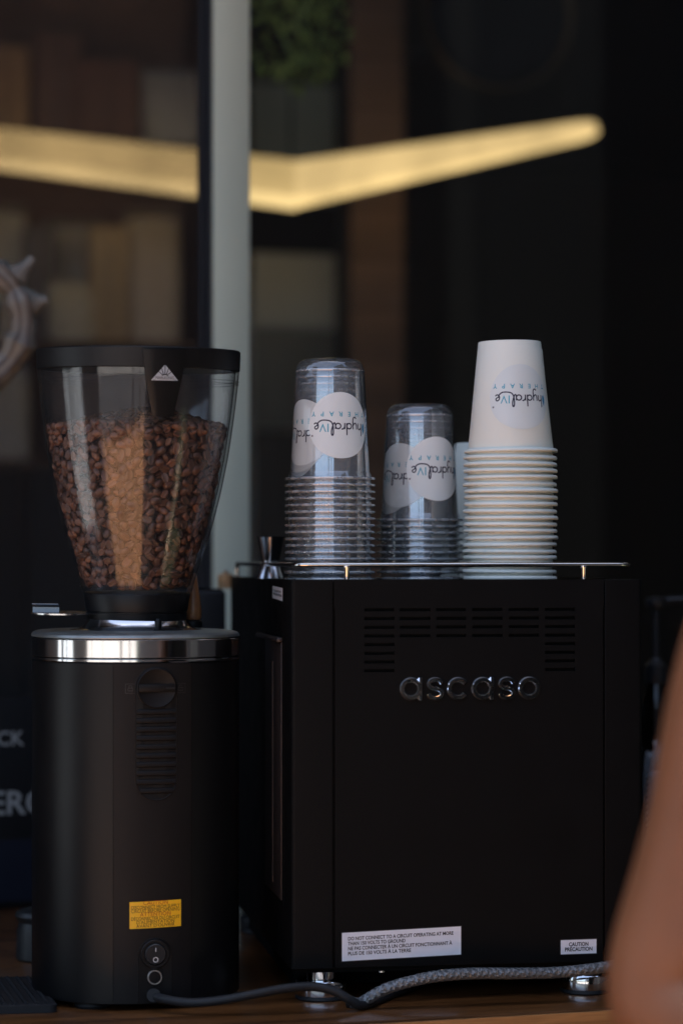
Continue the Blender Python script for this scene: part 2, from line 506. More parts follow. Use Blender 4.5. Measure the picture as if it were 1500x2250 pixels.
def back_room():
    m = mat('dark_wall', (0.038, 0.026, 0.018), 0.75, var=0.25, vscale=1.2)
    # wall: far interior wall, side walls, ceiling; all in the frame of the shop front
    def quad(name, pts, mm):
        o = mo(name, pts, [(0, 1, 2, 3)], mm, smooth=False); tag(o, kind='structure')
    A = Vector((-0.14, 1.0, 0))
    c = lambda u, v, z: tuple(A + ux * u + uy * v + Vector((0, 0, z)))
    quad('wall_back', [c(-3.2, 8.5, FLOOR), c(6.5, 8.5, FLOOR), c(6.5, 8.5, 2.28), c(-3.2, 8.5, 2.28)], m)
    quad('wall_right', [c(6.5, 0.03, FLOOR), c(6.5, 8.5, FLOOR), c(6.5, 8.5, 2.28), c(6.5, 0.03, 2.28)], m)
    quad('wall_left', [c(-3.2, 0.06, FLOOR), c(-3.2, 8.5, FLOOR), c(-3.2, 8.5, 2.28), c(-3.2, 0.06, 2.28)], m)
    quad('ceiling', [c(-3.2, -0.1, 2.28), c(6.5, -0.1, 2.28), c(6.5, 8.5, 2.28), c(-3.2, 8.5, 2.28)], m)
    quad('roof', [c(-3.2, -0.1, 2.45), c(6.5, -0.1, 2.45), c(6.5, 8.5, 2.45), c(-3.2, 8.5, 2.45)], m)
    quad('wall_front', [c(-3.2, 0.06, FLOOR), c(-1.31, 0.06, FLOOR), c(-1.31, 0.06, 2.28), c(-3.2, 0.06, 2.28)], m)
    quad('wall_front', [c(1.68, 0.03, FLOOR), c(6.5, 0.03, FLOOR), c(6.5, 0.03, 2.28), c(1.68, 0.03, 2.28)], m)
back_room()

def shop_front():
    A = P(470, 600, 0.88)
    root = empty('glass_door', (A.x, A.y, FLOOR), TH, 'glass door with a pale grey-green upright stile behind the machine', 'door')
    H = 2.9
    wst = 0.0475
    box('stile', 0, wst, 0, 0.055, 0, H, M_frame, root, 0.003)
    box('gasket', -0.0045, -0.0005, 0.004, 0.050, 0, H, M_gasket, root, 0.001)
    box('pane', wst + 0.001, 1.60, 0.024, 0.030, 0.1, H - 0.05, M_pane, root)
    box('bottom_rail', wst + 0.001, 1.60, 0.002, 0.053, 0.0, 0.099, M_frame, root, 0.002)
    box('stile', 1.602, 1.66, 0, 0.055, 0, H, M_frame, root, 0.003)
    r2 = empty('screen_door', (A.x, A.y, FLOOR), TH, 'dark fine-mesh insect screen left of the grey door stile', 'screen door')
    box('screen_frame', -0.0090, -0.0050, 0.030, 0.050, 0, H, M_gasket, r2, 0.002)
    box('screen_frame', -1.30, -1.26, 0.045, 0.075, 0, H, M_gasket, r2, 0.002)
    box('bottom_rail', -1.259, -0.0095, 0.034, 0.048, 0, 0.12, M_gasket, r2, 0.002)
    mo('mesh', [(-1.259, 0.04, 0.12), (-0.0092, 0.04, 0.12), (-0.0092, 0.04, H), (-1.259, 0.04, H)], [(0, 1, 2, 3)], M_screen, r2, smooth=False)
shop_front()

def chevron_light():
    # bent warm light bar hanging inside
    root = empty('light_bar', P(650, 405, 2.8), 0, 'bent warm glowing light bar hanging behind the glass', 'lamp')
    o = root.location
    me_ = emit_mat('warm_led', (1.0, 0.68, 0.30), 0.33)
    me2 = emit_mat('warm_led_edge', (1.0, 0.68, 0.29), 0.46)
    mh = mat('bar_housing', (0.10, 0.07, 0.04), 0.5)
    def bar(p0, p1, h0, h1, me_=me_, me2=me2):
        d = (p1 - p0).normalized(); n = Vector((d.y, -d.x, 0)).normalized()
        if n.y > 0: n = -n
        def seg(name, a0, a1, mm, off, th, t0=0.0):
            s = [(p0, h0), (p0 + (p1 - p0) * 0.93, h0 + (h1 - h0) * 0.93), (p0 + (p1 - p0) * 0.98, (h0 + (h1 - h0) * 0.98) * 0.85), (p1, h1 * 0.45)] if p1.x > p0.x and p1.x > 0.1 else [(p0, h0), (p1, h1)]
            rr = []
            for p, h in s:
                zc0, zc1 = p.z + h * a0, p.z + h * a1
                q = p - o
                rr.append([Vector((q.x, q.y, zc0 - o.z)) + n * off, Vector((q.x, q.y, zc1 - o.z)) + n * off,
                           Vector((q.x, q.y, zc1 - o.z)) + n * (off - th), Vector((q.x, q.y, zc0 - o.z)) + n * (off - th)])
            v, f = rings_loft(rr, True, True, True)
            mo(name, v, f, mm, root, smooth=False)
        seg('diffuser', -0.26, 0.5, me_, 0.0, 0.03)
        seg('bright_edge', -0.5, -0.262, me2, 0.006, 0.036)
        seg('housing', 0.502, 0.54, mh, 0.004, 0.05)
    c = P(650, 405, 2.8)
    s = (D + 2.8) / F
    bar(P(-160, 305, 2.86), c + Vector((-0.002, 0, 0)), 85 * s, 104 * s, emit_mat('warm_led_dim', (1.0, 0.67, 0.28), 0.25), emit_mat('warm_led_dim_edge', (1.0, 0.69, 0.30), 0.41))  # left arm emission lowered in place of dimming by the screen
    bar(c + Vector((0.002, 0, 0)), P(1310, 282, 3.3), 104 * s, 44 * s)
    for q in (P(-100, 262, 2.857), P(640, 350, 2.805), P(1250, 262, 3.24)):
        v, f = tube([q - o, Vector((q.x, q.y, 2.275)) - o], 0.003, 6)
        mo('cable', v, f, M_gasket, root)
chevron_light()

def room_things():
    # wooden column
    c = P(828, 600, 3.3)
    S = (D + 3.3) / F
    root = empty('wood_column', (c.x, c.y, FLOOR), TH, 'dark brown wood-clad column behind the glass', 'column')
    wm = wood_mat('column_wood', (0.14, 0.085, 0.066), (0.25, 0.15, 0.118), rough=0.7, scale=3, stretch=(1, 1, 14), coat=0)
    hw = 62 * S
    box('core', -hw + 0.004, hw - 0.004, 0.004, 0.12, 0, 4.1, M_gasket, root)
    z = 0.0
    k = 0
    bm_ = box_mesh(-hw, hw, 0, 0.0035, 0, 0.108, 0.0012)
    while z < 4.0:
        o = link('plank', bm_, wm, root); o.location = (0, -0.0005 * (k % 3), z)
        z += 0.11; k += 1
    # dark round wall disc with a thin brass rim
    c = P(1092, 22, 2.9)
    S = (D + 2.9) / F
    R = 165 * S
    root = empty('wall_disc', c, 0.0, 'round navy disc with thin brass rim at top right behind glass', 'wall decoration')
    root.rotation_euler = (PI / 2, 0, TH)
    v, f = lathe([(0, 0.030), (R * 0.5, 0.028), (R * 0.9, 0.016), (R, 0.0), (R, -0.02), (0, -0.02)], 64)
    mo('disc', v, f, mat('navy_disc', (0.0022, 0.0045, 0.012), 0.7, var=0.3, vscale=6, spec=0.12), root)
    v, f = lathe([(R + 0.002, 0.004), (R + 0.010, 0.008), (R + 0.014, 0.0), (R + 0.010, -0.008), (R + 0.002, -0.004)], 64)
    mo('rim', v, f, mat('brass_rim', (0.09, 0.055, 0.028), 0.5, metal=0.5), root)
    # arm that carries it from the wall
    v, f = tube([(0, 0, -0.02), (0, 0, -3.0)], 0.012, 8)
    mo('wall_arm', v, f, M_gasket, root)
    # between stile and column: glass reflections built as plant, blind and cabinet
    Y = 3.4
    S = (D + Y) / F
    c = P(655, 700, Y)
    root = empty('cabinet', (c.x, c.y, FLOOR), TH, 'grey reflection built as a cabinet between door stile and wooden column', 'cabinet')
    mg = mat('grey_reflection', (0.50, 0.52, 0.52), 0.6, var=0.1, vscale=5)
    top = P(655, 556, Y).z - FLOOR; mid = P(655, 722, Y).z - FLOOR
    hw = 104 * S
    box('carcass', -hw, hw, 0.012, 0.4, 0.05, top, mg, root, 0.004)
    box('door', -hw + 0.004, hw - 0.004, 0, 0.0115, mid + 0.004, top - 0.004, mg, root, 0.003)
    md = mat('dark_reflection', (0.13, 0.14, 0.145), 0.6)
    box('door', -hw + 0.004, hw - 0.004, 0, 0.0115, mid - 0.22, mid - 0.002, md, root, 0.003)
    box('door', -hw + 0.004, hw - 0.004, -0.001, 0.0115, 0.06, mid - 0.224, M_gasket, root, 0.003)
    box('plinth', -hw + 0.02, hw - 0.02, 0.03, 0.38, 0, 0.05, M_gasket, root)
    # slatted blind added for the grey-teal patch reflected in the glass
    c2 = P(650, 400, Y + 0.25)
    root = empty('reflection_blind', (c2.x, c2.y, 0), TH, 'blurred grey-teal reflection built as a slatted blind above the grey cabinet', 'blind')
    mb = mat('reflection_slat', (0.34, 0.385, 0.375), 0.6, var=0.45, vscale=4)
    zt, zb = P(650, 185, Y + .25).z, P(650, 445, Y + .25).z
    nsl = 14
    sl = box_mesh(-0.11, 0.11, -0.004, 0.004, 0, (zt - zb) / nsl * 0.92, 0.001)
    for i in range(nsl):
        o = link('slat', sl, mb, root); o.location = (0, 0, zb + (zt - zb) * i / nsl)
    for x in (-0.08, 0.08):
        v, f = tube([(x, 0.008, zb), (x, 0.008, 2.275)], 0.003, 6); mo('cord', v, f, M_gasket, root)
    # leaves, pot and cord added for the green trees reflected in the glass
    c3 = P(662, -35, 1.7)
    root = empty('tree_reflection', c3, 0, 'blurred green tree reflection built as leaves at the top beside the column', 'plant')
    vv, ff = [], []
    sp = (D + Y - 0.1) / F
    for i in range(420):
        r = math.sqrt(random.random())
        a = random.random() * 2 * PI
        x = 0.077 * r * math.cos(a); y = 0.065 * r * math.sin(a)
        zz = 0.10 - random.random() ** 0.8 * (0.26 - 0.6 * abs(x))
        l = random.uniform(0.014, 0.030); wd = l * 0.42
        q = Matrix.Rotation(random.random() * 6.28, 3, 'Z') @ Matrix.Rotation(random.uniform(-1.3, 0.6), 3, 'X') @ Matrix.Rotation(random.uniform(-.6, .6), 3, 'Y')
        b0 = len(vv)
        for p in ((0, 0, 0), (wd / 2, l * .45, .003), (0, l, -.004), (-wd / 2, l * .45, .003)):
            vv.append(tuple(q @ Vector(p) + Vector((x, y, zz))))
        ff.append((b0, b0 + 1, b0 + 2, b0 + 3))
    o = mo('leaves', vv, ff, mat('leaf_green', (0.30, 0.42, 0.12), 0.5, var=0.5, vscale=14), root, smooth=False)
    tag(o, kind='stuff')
    v, f = lathe([(0, 0.06), (0.05, 0.06), (0.075, 0.16), (0.068, 0.16), (0.05, 0.08), (0, 0.08)], 24)
    mo('pot', v, f, mat('pot_clay', (0.10, 0.06, 0.04), 0.7), root)
    v, f = tube([(0, 0, 0.08), (0, 0, 2.275 - c3.z)], 0.003, 6); mo('cord', v, f, M_gasket, root)

room_things()

def shelf_things():
    # shelf, boxes and bags added for the blurred shapes reflected in the glass
    Y = 3.1
    S = (D + Y) / F
    c = P(190, 740, Y)
    root = empty('shelf_unit', (c.x, c.y, FLOOR), TH * 0.6, 'dark open shelving added to carry the blurred reflections behind the screen', 'shelf')
    ms = mat('shelf_dark', (0.16, 0.11, 0.085), 0.7, var=0.3, vscale=4)
    z2 = P(190, 748, Y).z - FLOOR; z1 = P(190, 312, Y).z - FLOOR
    z3 = P(190, 1010, Y).z - FLOOR
    for zz in (0.35, z3, z2, z1, z1 + 0.52):
        box('board', -0.50, 0.245, 0, 0.30, zz - 0.02, zz, ms, root, 0.002)
    box('side', -0.52, -0.501, 0, 0.30, 0, z1 + 0.6, ms, root, 0.002)
    box('side', 0.246, 0.262, 0, 0.30, 0, z1 + 0.6, ms, root, 0.002)
    box('back', -0.50, 0.245, 0.301, 0.31, 0.0, z1 + 0.6, mat('shelf_back', (0.36, 0.235, 0.18), 0.8, var=0.5, vscale=5), root)
    for xd in (-0.316, 0.062):
        box('lower_door', xd - 0.183, xd + 0.183, -0.004, 0.012, 0.02, z3 - 0.022, mat('lower_door', (0.012, 0.012, 0.014), 0.6), root, 0.003)
    R = Matrix.Rotation(TH * 0.6, 4, 'Z')
    items = [  # px centre, width px, height px, colour, kind, shelf, depth, lift px, label
        (395, 150, 185, (0.20, 0.215, 0.235), 'bag', z1, 0.10, 0, 'pale blue-grey bag-shaped reflection on the upper shelf beside the door stile'),
        (250, 130, 200, (0.058, 0.036, 0.032), 'box', z1, 0.13, 0, 'dark red-brown box-shaped reflection in the middle of the upper shelf'),
        (25, 95, 220, (0.125, 0.085, 0.055), 'box', z1, 0.12, 0, 'tan box-shaped reflection at the left end of the upper shelf'),
        (140, 105, 260, (0.060, 0.040, 0.036), 'box', z1, 0.16, 0, 'tall dark brown box-shaped reflection next to the tan box on upper shelf'),
        (345, 125, 300, (0.17, 0.130, 0.130), 'bag', z2, 0.10, 0, 'tall mauve bag-shaped reflection on the lower shelf below the light bar'),
        (242, 85, 255, (0.120, 0.100, 0.075), 'box', z2, 0.07, 0, 'olive-tan box-shaped reflection beside the mauve bag on lower shelf'),
        (160, 105, 135, (0.165, 0.165, 0.140), 'bag', z2, 0.05, 0, 'short grey-olive bag-shaped reflection at the front of the lower shelf'),
        (185, 130, 290, (0.17, 0.18, 0.20), 'bag', z2, 0.22, 0, 'tall blue-grey bag-shaped reflection at the back of the lower shelf'),
        (95, 70, 260, (0.045, 0.043, 0.050), 'box', z2, 0.12, 0, 'charcoal box-shaped reflection beside the blue-grey bag on lower shelf'),
        (10, 130, 215, (0.165, 0.18, 0.205), 'bag', z3, 0.06, 0, 'blue-grey bag-shaped reflection on the shelf just above the menu board'),
        (20, 110, 310, (0.15, 0.145, 0.14), 'bag', z2, 0.16, 0, 'grey bag-shaped reflection at the left end of the lower shelf'),
    ]
    for (px, wp, hp, col, kind, zs_, dep, lift, lab) in items:
        q = P(px, 500, Y)
        lx = (q.x - c.x) / math.cos(TH * 0.6)
        hw, hh = wp * S / 2, hp * S
        col = tuple(min(0.88, k * q_) for k, q_ in zip(col, (6.1, 5.9, 5.5)))
        m = mat('goods_' + kind, col, 0.7, var=0.25, vscale=9)
        loc = c + (R.to_3x3() @ Vector((lx, dep, 0))); loc.z = FLOOR + zs_
        if kind == 'box':
            ro = empty('reflection_box', loc, TH * 0.6, lab, 'box', 'reflections built as shelf goods behind the screen')
            box('carton', -hw, hw, -0.05, 0.05, 0.0005, hh, m, ro, 0.004)
            box('tape', -hw * 0.16, hw * 0.16, -0.0512, -0.0502, 0.01, hh * 0.97, mat('tape', tuple(k * 0.8 for k in col), 0.4), ro)
        else:
            ro = empty('reflection_bag', loc, TH * 0.6, lab, 'bag', 'reflections built as shelf goods behind the screen')
            rings = []
            for t in (0.0, 0.02, 0.3, 0.6, 0.8, 0.92, 1.0):
                ww = hw * (1.0 if t < 0.6 else 1.0 - 0.12 * (t - 0.6)); dd = 0.05 * (1 - 0.9 * max(0, (t - 0.55)) / 0.45)
                rings.append([Vector((ww * math.copysign(abs(math.cos(a)) ** 0.5, math.cos(a)) * (0.98 + 0.03 * random.random()), dd * math.copysign(abs(math.sin(a)) ** 0.6, math.sin(a)), 0.0005 + hh * t)) for a in [2 * PI * i / 20 for i in range(20)]])
            v, f = rings_loft(rings, True, True, True)
            mo('bag_body', v, f, m, ro)
            box('fold_clip', -hw * 0.9, hw * 0.9, -0.009, -0.006, hh * 0.95, hh * 0.985, M_gasket, ro)
shelf_things()

# ------------------------------------------------------------------ table
FRONT0 = Vector((-0.006, 2.298 - D, 0))          # a point on the front edge of the table
def make_table():
    root = empty('table', (FRONT0.x, FRONT0.y, FLOOR), TH, 'glossy dark brown wooden table carrying the grinder and coffee machine', 'table')
    T = 0.045
    h = -FLOOR
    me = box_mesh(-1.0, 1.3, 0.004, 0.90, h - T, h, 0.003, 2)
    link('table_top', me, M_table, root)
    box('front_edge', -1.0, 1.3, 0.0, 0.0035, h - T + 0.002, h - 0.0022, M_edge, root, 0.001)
    for x in (-0.9, 1.2):
        for y in (0.06, 0.84):
            box('leg', x - 0.035, x + 0.035, y - 0.035, y + 0.035, 0, h - T - 0.0005, M_table, root, 0.004)
    box('apron', -0.864, 1.164, 0.05, 0.072, h - T - 0.09, h - T - 0.001, M_table, root, 0.002)
make_table()

# ------------------------------------------------------------------ coffee grinder
GY = 0.06
SG = F / (D + GY)           # silhouette scale
SGF = F / (D + GY - 0.096)  # front scale
zs = lambda py: CAMZ - (py - HZ) / SG
zf = lambda py: CAMZ - (py - HZ) / SGF
GX = (299 - 750) / SG
GYAW = math.radians(14)
GA, GB, GB2, GN = 0.0953, 0.096, 0.130, 2.3

def section(n=240):
    """closed outline of the grinder body, counter-clockwise from the front centre, with arc length"""
    pts = []
    for i in range(n):
        a = -PI / 2 + 2 * PI * i / n
        c, s = math.cos(a), math.sin(a)
        b = GB if s < 0 else GB2
        pts.append((GA * math.copysign(abs(c) ** (2 / GN), c), b * math.copysign(abs(s) ** (2 / GN), s)))
    # resample evenly
    P2 = np.array(pts + [pts[0]])
    L = np.concatenate([[0], np.cumsum(np.hypot(*np.diff(P2, axis=0).T))])
    return P2, L
_SP, _SL = section(720)
SEC_LEN = _SL[-1]
def sec(s, off=0.0):
    """(x, y) at arc length s from the front centre (positive to the right) moved out by off"""
    def pt(q):
        q %= SEC_LEN
        return np.array([np.interp(q, _SL, _SP[:, 0]), np.interp(q, _SL, _SP[:, 1])])
    p = pt(s); d = pt(s + 0.0012) - pt(s - 0.0012)
    d /= np.hypot(*d)
    return p[0] + d[1] * off, p[1] - d[0] * off

def sec_loft(levels, s0=None, s1=None, n=160):
    closed = s0 is None
    ss = [SEC_LEN * i / n for i in range(n)] if closed else [s0 + (s1 - s0) * i / n for i in range(n + 1)]
    rings = [[Vector((*sec(s, off), z)) for s in ss] for off, z in levels]
    return rings, closed

HLEAN = math.radians(1.8)
def make_grinder():
    root = empty('coffee_grinder', (GX, GY, 0), GYAW, 'black electric coffee grinder with clear hopper full of beans', 'coffee grinder')
    zb, zc0 = 0.006, zs(1447)
    HS = 0.0362
    # core, shells, back panel
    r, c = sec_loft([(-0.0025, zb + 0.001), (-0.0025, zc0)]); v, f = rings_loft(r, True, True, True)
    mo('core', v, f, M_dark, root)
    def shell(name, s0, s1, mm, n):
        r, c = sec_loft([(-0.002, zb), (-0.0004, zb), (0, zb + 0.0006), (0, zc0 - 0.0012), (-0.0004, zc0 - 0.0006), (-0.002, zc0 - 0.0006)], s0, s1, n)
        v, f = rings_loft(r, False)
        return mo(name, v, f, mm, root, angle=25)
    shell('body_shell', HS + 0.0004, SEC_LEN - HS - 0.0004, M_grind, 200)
    shell('back_panel', -HS, HS, M_gpanel, 40)
    # feet
    for x, y in ((-0.05, -0.06), (0.05, -0.06), (0.05, 0.09), (-0.05, 0.09)):
        v, f = lathe([(0, 0), (0.016, 0), (0.017, 0.002), (0.016, 0.0068), (0, 0.0068)], 20)
        o = mo('foot', v, f, M_rubber, root); o.location = (x, y, 0)
    # metal collar
    z1, z2, z3 = zs(1443), zs(1399), zs(1386)
    r, c = sec_loft([(-0.002, zc0), (0.0004, zc0), (0.0009, zc0 + 0.0006), (0.0009, z1 + 0.0006), (0.0003, z1 + 0.0012), (-0.002, z1 + 0.0012)])
    v, f = rings_loft(r); mo('lower_ring', v, f, M_alu, root, angle=25)
    r, c = sec_loft([(-0.002, z1 + 0.0022), (0.0004, z1 + 0.0022), (0.0009, z1 + 0.0028), (0.0009, z2 - 0.0006), (0.0003, z2), (-0.002, z2)])
    v, f = rings_loft(r); mo('collar_band', v, f, M_alu, root, angle=25)
    # collar core hides the grooves
    r, c = sec_loft([(-0.0012, zc0 + 0.0002), (-0.0012, z2 + 0.0008)]); v, f = rings_loft(r); mo('collar_core', v, f, M_dark, root)
    # top plate with filleted edge, flaring up into the neck
    lev = [(-0.002, z2 + 0.0008), (0.0004, z2 + 0.0008), (0.0006, z2 + 0.0014), (0.0, z2 + 0.0036), (-0.0018, z3 - 0.0006), (-0.005, z3 + 0.0002)]
    r, c = sec_loft(lev)
    n = len(r[0])
    for t, z in ((0.45, z3 + 0.0008), (0.8, z3 + 0.0012), (1.0, z3 + 0.0015)):
        last = []
        for i in range(n):
            x, y = sec(SEC_LEN * i / n, -0.005)
            a = math.atan2(y, x)
            last.append(Vector((x + (0.062 * math.cos(a) - x) * t, y + (0.062 * math.sin(a) - y) * t, z)))
        r.append(last)
    v, f = rings_loft(r); mo('top_plate', v, f, M_aluTop, root, angle=30)
    zt = z3 + 0.0012
    prof = [(0.0625, zt), (0.057, zt + 0.0006), (0.0520, zt + 0.0020), (0.0490, zt + 0.0046), (0.0468, zt + 0.008), (0.0455, zs(1359))]
    v, f = lathe(prof, 72); mo('neck_flare', v, f, mat('polished_neck', (0.62, 0.64, 0.67), 0.16, metal=1, var=0.05), root)
    # knob in the back panel
    def on_panel(px, py, off=0.0):
        s = (px - 337) / SGF
        x, y = sec(s, off)
        return x, y, zf(py)
    def fn_panel(px0, py0, off):
        """local (u right, v up) on the panel -> 3d"""
        s0 = (px0 - 337) / SGF; z0 = zf(py0)
        return lambda u, v_: (*sec(s0 + u, off), z0 + v_)
    # vent: stadium recess with slats
    cx, zk = (343 - 337) / SGF, zf(1512)
    rad = 45 / SGF
    zv0 = zf(1714)
    stad = []
    for i in range(17): stad.append((cx + rad * math.cos(PI * i / 16), zk + rad * math.sin(PI * i / 16)))
    for i in range(17): stad.append((cx - rad * math.cos(PI * i / 16), zv0 - rad * math.sin(PI * i / 16)))
    vv = [(*sec(s, 0.0004), z) for s, z in stad]
    mo('vent_recess', vv, [tuple(range(len(vv)))], M_plastic, root, smooth=False)
    # rim of the stadium
    path = [Vector((*sec(cx + (s - cx) * 1.02, 0.0004), z)) for s, z in stad]
    path.append(path[0]); v, f = tube(path, 0.0006, 6, False); mo('vent_rim', v, f, M_gpanel, root)
    z = zf(1738)
    while z < zf(1548):
        t = 1.0
        if z < zv0: t = math.sqrt(max(0.05, 1 - ((z - zv0) / rad) ** 2))
        hw = rad * 0.965 * t
        prof = [(0.0005, -0.0026), (0.0016, -0.0018), (0.0019, 0.0004), (0.0012, 0.0021), (0.0005, 0.0024)]
        rr = [[Vector((*sec(cx - hw + 2 * hw * i / 8, off), z + dz)) for off, dz in prof] for i in range(9)]
        v, f = rings_loft(rr, False); mo('slat', v, f, M_gpanel, root)
        z += 19.3 / SGF
    # knob
    kx, ky = sec(cx, 0.0)
    nx, ny = sec(cx, 1.0); nd = Vector((nx - kx, ny - ky, 0)).normalized()
    ang = math.atan2(nd.y, nd.x) + PI / 2
    kr = 44 / SGF
    v, f = lathe([(kr, 0.0002), (kr, 0.0022), (kr - 0.0008, 0.003), (kr - 0.0016, 0.0026), (0, 0.0026)], 48)
    k = mo('knob', v, f, M_gpanel, root); k.location = (kx, ky, zk); k.rotation_euler = (PI / 2, 0, ang)
    g = box('grip_bar', -kr * 0.92, kr * 0.92, -0.0036, 0.0036, 0.0024, 0.0042, M_gpanel, k, 0.001)
    box('pointer', kr * 0.45, kr * 0.93, -0.0006, 0.0006, 0.0042, 0.0045, M_rubber, k)
    # lock icons either side
    for px, op in ((286, 0), (398, 1)):
        fn = fn_panel(px, 1513, 0.0005)
        a = [ribbon([(-.0045, -.0042), (.0045, -.0042), (.0045, .0042), (-.0045, .0042), (-.0045, -.0042)], .0006),
             ribbon([(-.0022, -.002), (.0022, -.002), (.0022, .0004), (-.0022, .0004), (-.0022, -.002)], .0008),
             ribbon([(-.0013, .0004), (-.0013, .0026), (.0013, .0026), (.0013, .0004 if not op else .0018)], .0007)]
        v, f = mapped(a, fn); mo('lock_mark', v, f, mat('mark_grey', (0.016, 0.015, 0.015), 0.5), root, smooth=False)
    # yellow label
    u0 = (284 - 337) / SGF; u1 = (399 - 337) / SGF; za, zb_ = zf(2041), zf(1982)
    n = 12
    vv = [(*sec(u0 + (u1 - u0) * i / n, 0.0004), za + 0.0012 * i / n) for i in range(n + 1)] + [(*sec(u0 + (u1 - u0) * i / n, 0.0004), zb_ + 0.0012 * i / n) for i in range(n + 1)]
    lab = mo('warning_label', vv, [(i, i + 1, n + 2 + i, n + 1 + i) for i in range(n)], M_yellow, root, smooth=False)
    tag(lab, 'yellow caution label with English and French text')
    um = (u0 + u1) / 2
    lines = [('CAUTION', 1989.5, 1, 9.6), ('DISCONNECT FROM SUPPLY', 1998.2, 0, 8.4), ('CIRCUIT BEFORE OPENING', 2006.0, 0, 8.4), ('ATTENTION', 2014.6, 1, 9.6),
             ('DÉCONNECTER DU CIRCUIT', 2023.0, 0, 8.2), ("D'ALIMENTATION", 2031.0, 0, 8.2), ("AVANT D'OUVRIR", 2039.0, 0, 8.2)]
    for red in (0, 1):
        pp = []
        for s_, py, rd, cap in lines:
            if rd != red: continue
            size = cap / SGF / 0.78
            tv, tf = text_mesh(s_, size)
            wd = max(a[0] for a in tv) - min(a[0] for a in tv)
            lim = (108 if len(s_) > 20 else 200) / SGF
            k_ = min(1, lim / wd)
            pp.append(([(a[0] * k_ + um, a[1] + zf(py)) for a in tv], tf))
        v, f = mapped(pp, lambda a, b: (*sec(a, 0.0006), b + 0.0012 * (a - u0) / (u1 - u0)))
        mo('print', v, f, M_inkred if red else M_inkbrown, lab, smooth=False)
    # arched switch plate
    sx = (340 - 337) / SGF; hw = 37 / SGF
    arch = [(sx - hw, zf(2203))] + [(sx - hw * math.cos(PI * i / 16), zf(2100) + hw * math.sin(PI * i / 16)) for i in range(17)] + [(sx + hw, zf(2203))]
    vv = [(*sec(s, 0.0005), z) for s, z in arch]
    mo('switch_plate', vv, [tuple(reversed(range(len(vv))))], M_plastic, root, smooth=False)
    path = [Vector((*sec(s, 0.0005), z)) for s, z in arch]
    v, f = tube(path, 0.0005, 6); mo('plate_edge', v, f, M_gpanel, root)
    def disc_at(px, py, off):
        s = (px - 337) / SGF
        x, y = sec(s, off); x2, y2 = sec(s, off + 0.01)
        return (x, y, zf(py)), math.atan2(y2 - y, x2 - x) + PI / 2
    p, a = disc_at(340, 2097, 0.0006)
    R1 = 32 / SGF
    v, f = lathe([(R1, 0), (R1, 0.0016), (R1 - 0.0006, 0.0022), (0.0102, 0.0022), (0.0100, 0.0008), (0, 0.0008)], 40)
    sw = mo('rocker_switch', v, f, M_plastic, root); sw.location = p; sw.rotation_euler = (PI / 2, 0, a)
    v, f = lathe([(0.0096, 0.001), (0.0096, 0.003), (0.009, 0.0036), (0, 0.0036)], 32)
    v = [(x, y, z + (0.12 * y if z > 0.0015 else 0)) for x, y, z in v]
    rk = mo('rocker', v, f, mat('rocker_black', (0.014, 0.017, 0.021), 0.3, spec=0.5), sw)
    ring = [(0.0021 * math.cos(t), 0.0021 * math.sin(t) - 0.0048) for t in [2 * PI * i / 20 for i in range(21)]]
    v, f = mapped([ribbon([(0, 0.0062), (0, 0.0025)], 0.0007), ribbon(ring, 0.0007)], lambda a_, b_: (a_, b_, 0.0039 + 0.12 * b_))
    mo('switch_mark', v, f, M_whiteink, sw, smooth=False)
    p, a = disc_at(339, 2148, 0.0006)
    v, f = lathe([(0.0068, 0), (0.0068, 0.001), (0.0063, 0.0018), (0.0057, 0.0018), (0.0054, 0.0010)], 36)
    fr = mo('fuse_ring', v, f, mat('fuse_silver', (0.75, 0.74, 0.72), 0.38, metal=1), root); fr.location = p; fr.rotation_euler = (PI / 2, 0, a)
    v, f = lathe([(0.0055, 0.0002), (0.0052, 0.0013), (0, 0.0015)], 24); mo('fuse_button', v, f, M_plastic, fr)
    # power cord (world points turned into the grinder's frame)
    inv = Matrix.Rotation(-GYAW, 3, 'Z')
    def loc(px, py, Y):
        q = P(px, py, Y) - Vector((GX, GY, 0))
        return inv @ q
    cord = [loc(337, 2187, -0.026), loc(345, 2191, -0.040), loc(375, 2198, -0.052), loc(425, 2203, -0.058), loc(490, 2197, -0.060), loc(560, 2184, -0.058), loc(630, 2171, -0.052),
            loc(690, 2168, -0.046), loc(735, 2178, -0.044), loc(770, 2198, -0.042), loc(800, 2209, -0.030), loc(860, 2200, 0.03), loc(930, 2180, 0.10), loc(1010, 2150, 0.22), loc(1080, 2125, 0.34)]
    for q in cord[8:]:
        q.z = max(q.z, 0.0043)
    v, f = tube(smooth_path(cord, 8), 0.0042, 14)
    mo('power_cord', v, f, M_rubber, root)
    v, f = tube([loc(336, 2187, -0.030), loc(338, 2187, -0.042)], 0.0062, 16); mo('cord_grommet', v, f, M_rubber, root)

    # ---------------- hopper
    HY = math.radians(4)     # turned a little more than the body
    hop = empty('hopper', (0, 0, 0), HY)
    hop.parent = root
    hop.rotation_euler = (HLEAN, 0, HY)
    hop.location = (0, 0.35 * math.sin(HLEAN), 0.35 - 0.35 * math.cos(HLEAN))
    k = 1 / SG
    v, f = lathe([(0, zs(1302)), (0.0493, zs(1302)), (0.0497, zs(1304)), (0.0475, zs(1340)), (0.0466, zs(1342)), (0.0466, zs(1344)), (0.0472, zs(1345)), (0.0462, zs(1360)), (0.0448, zs(1361.5)), (0, zs(1361.5))], 72)
    mo('neck', v, f, M_plastic, hop)
    HP = [(220, 816), (220, 822), (217.5, 850), (212, 900), (207.5, 935), (198.5, 1000), (183, 1080), (163.5, 1160), (138, 1240), (124, 1284)]
    # smooth outer profile
    ys = np.linspace(816, 1284, 40)
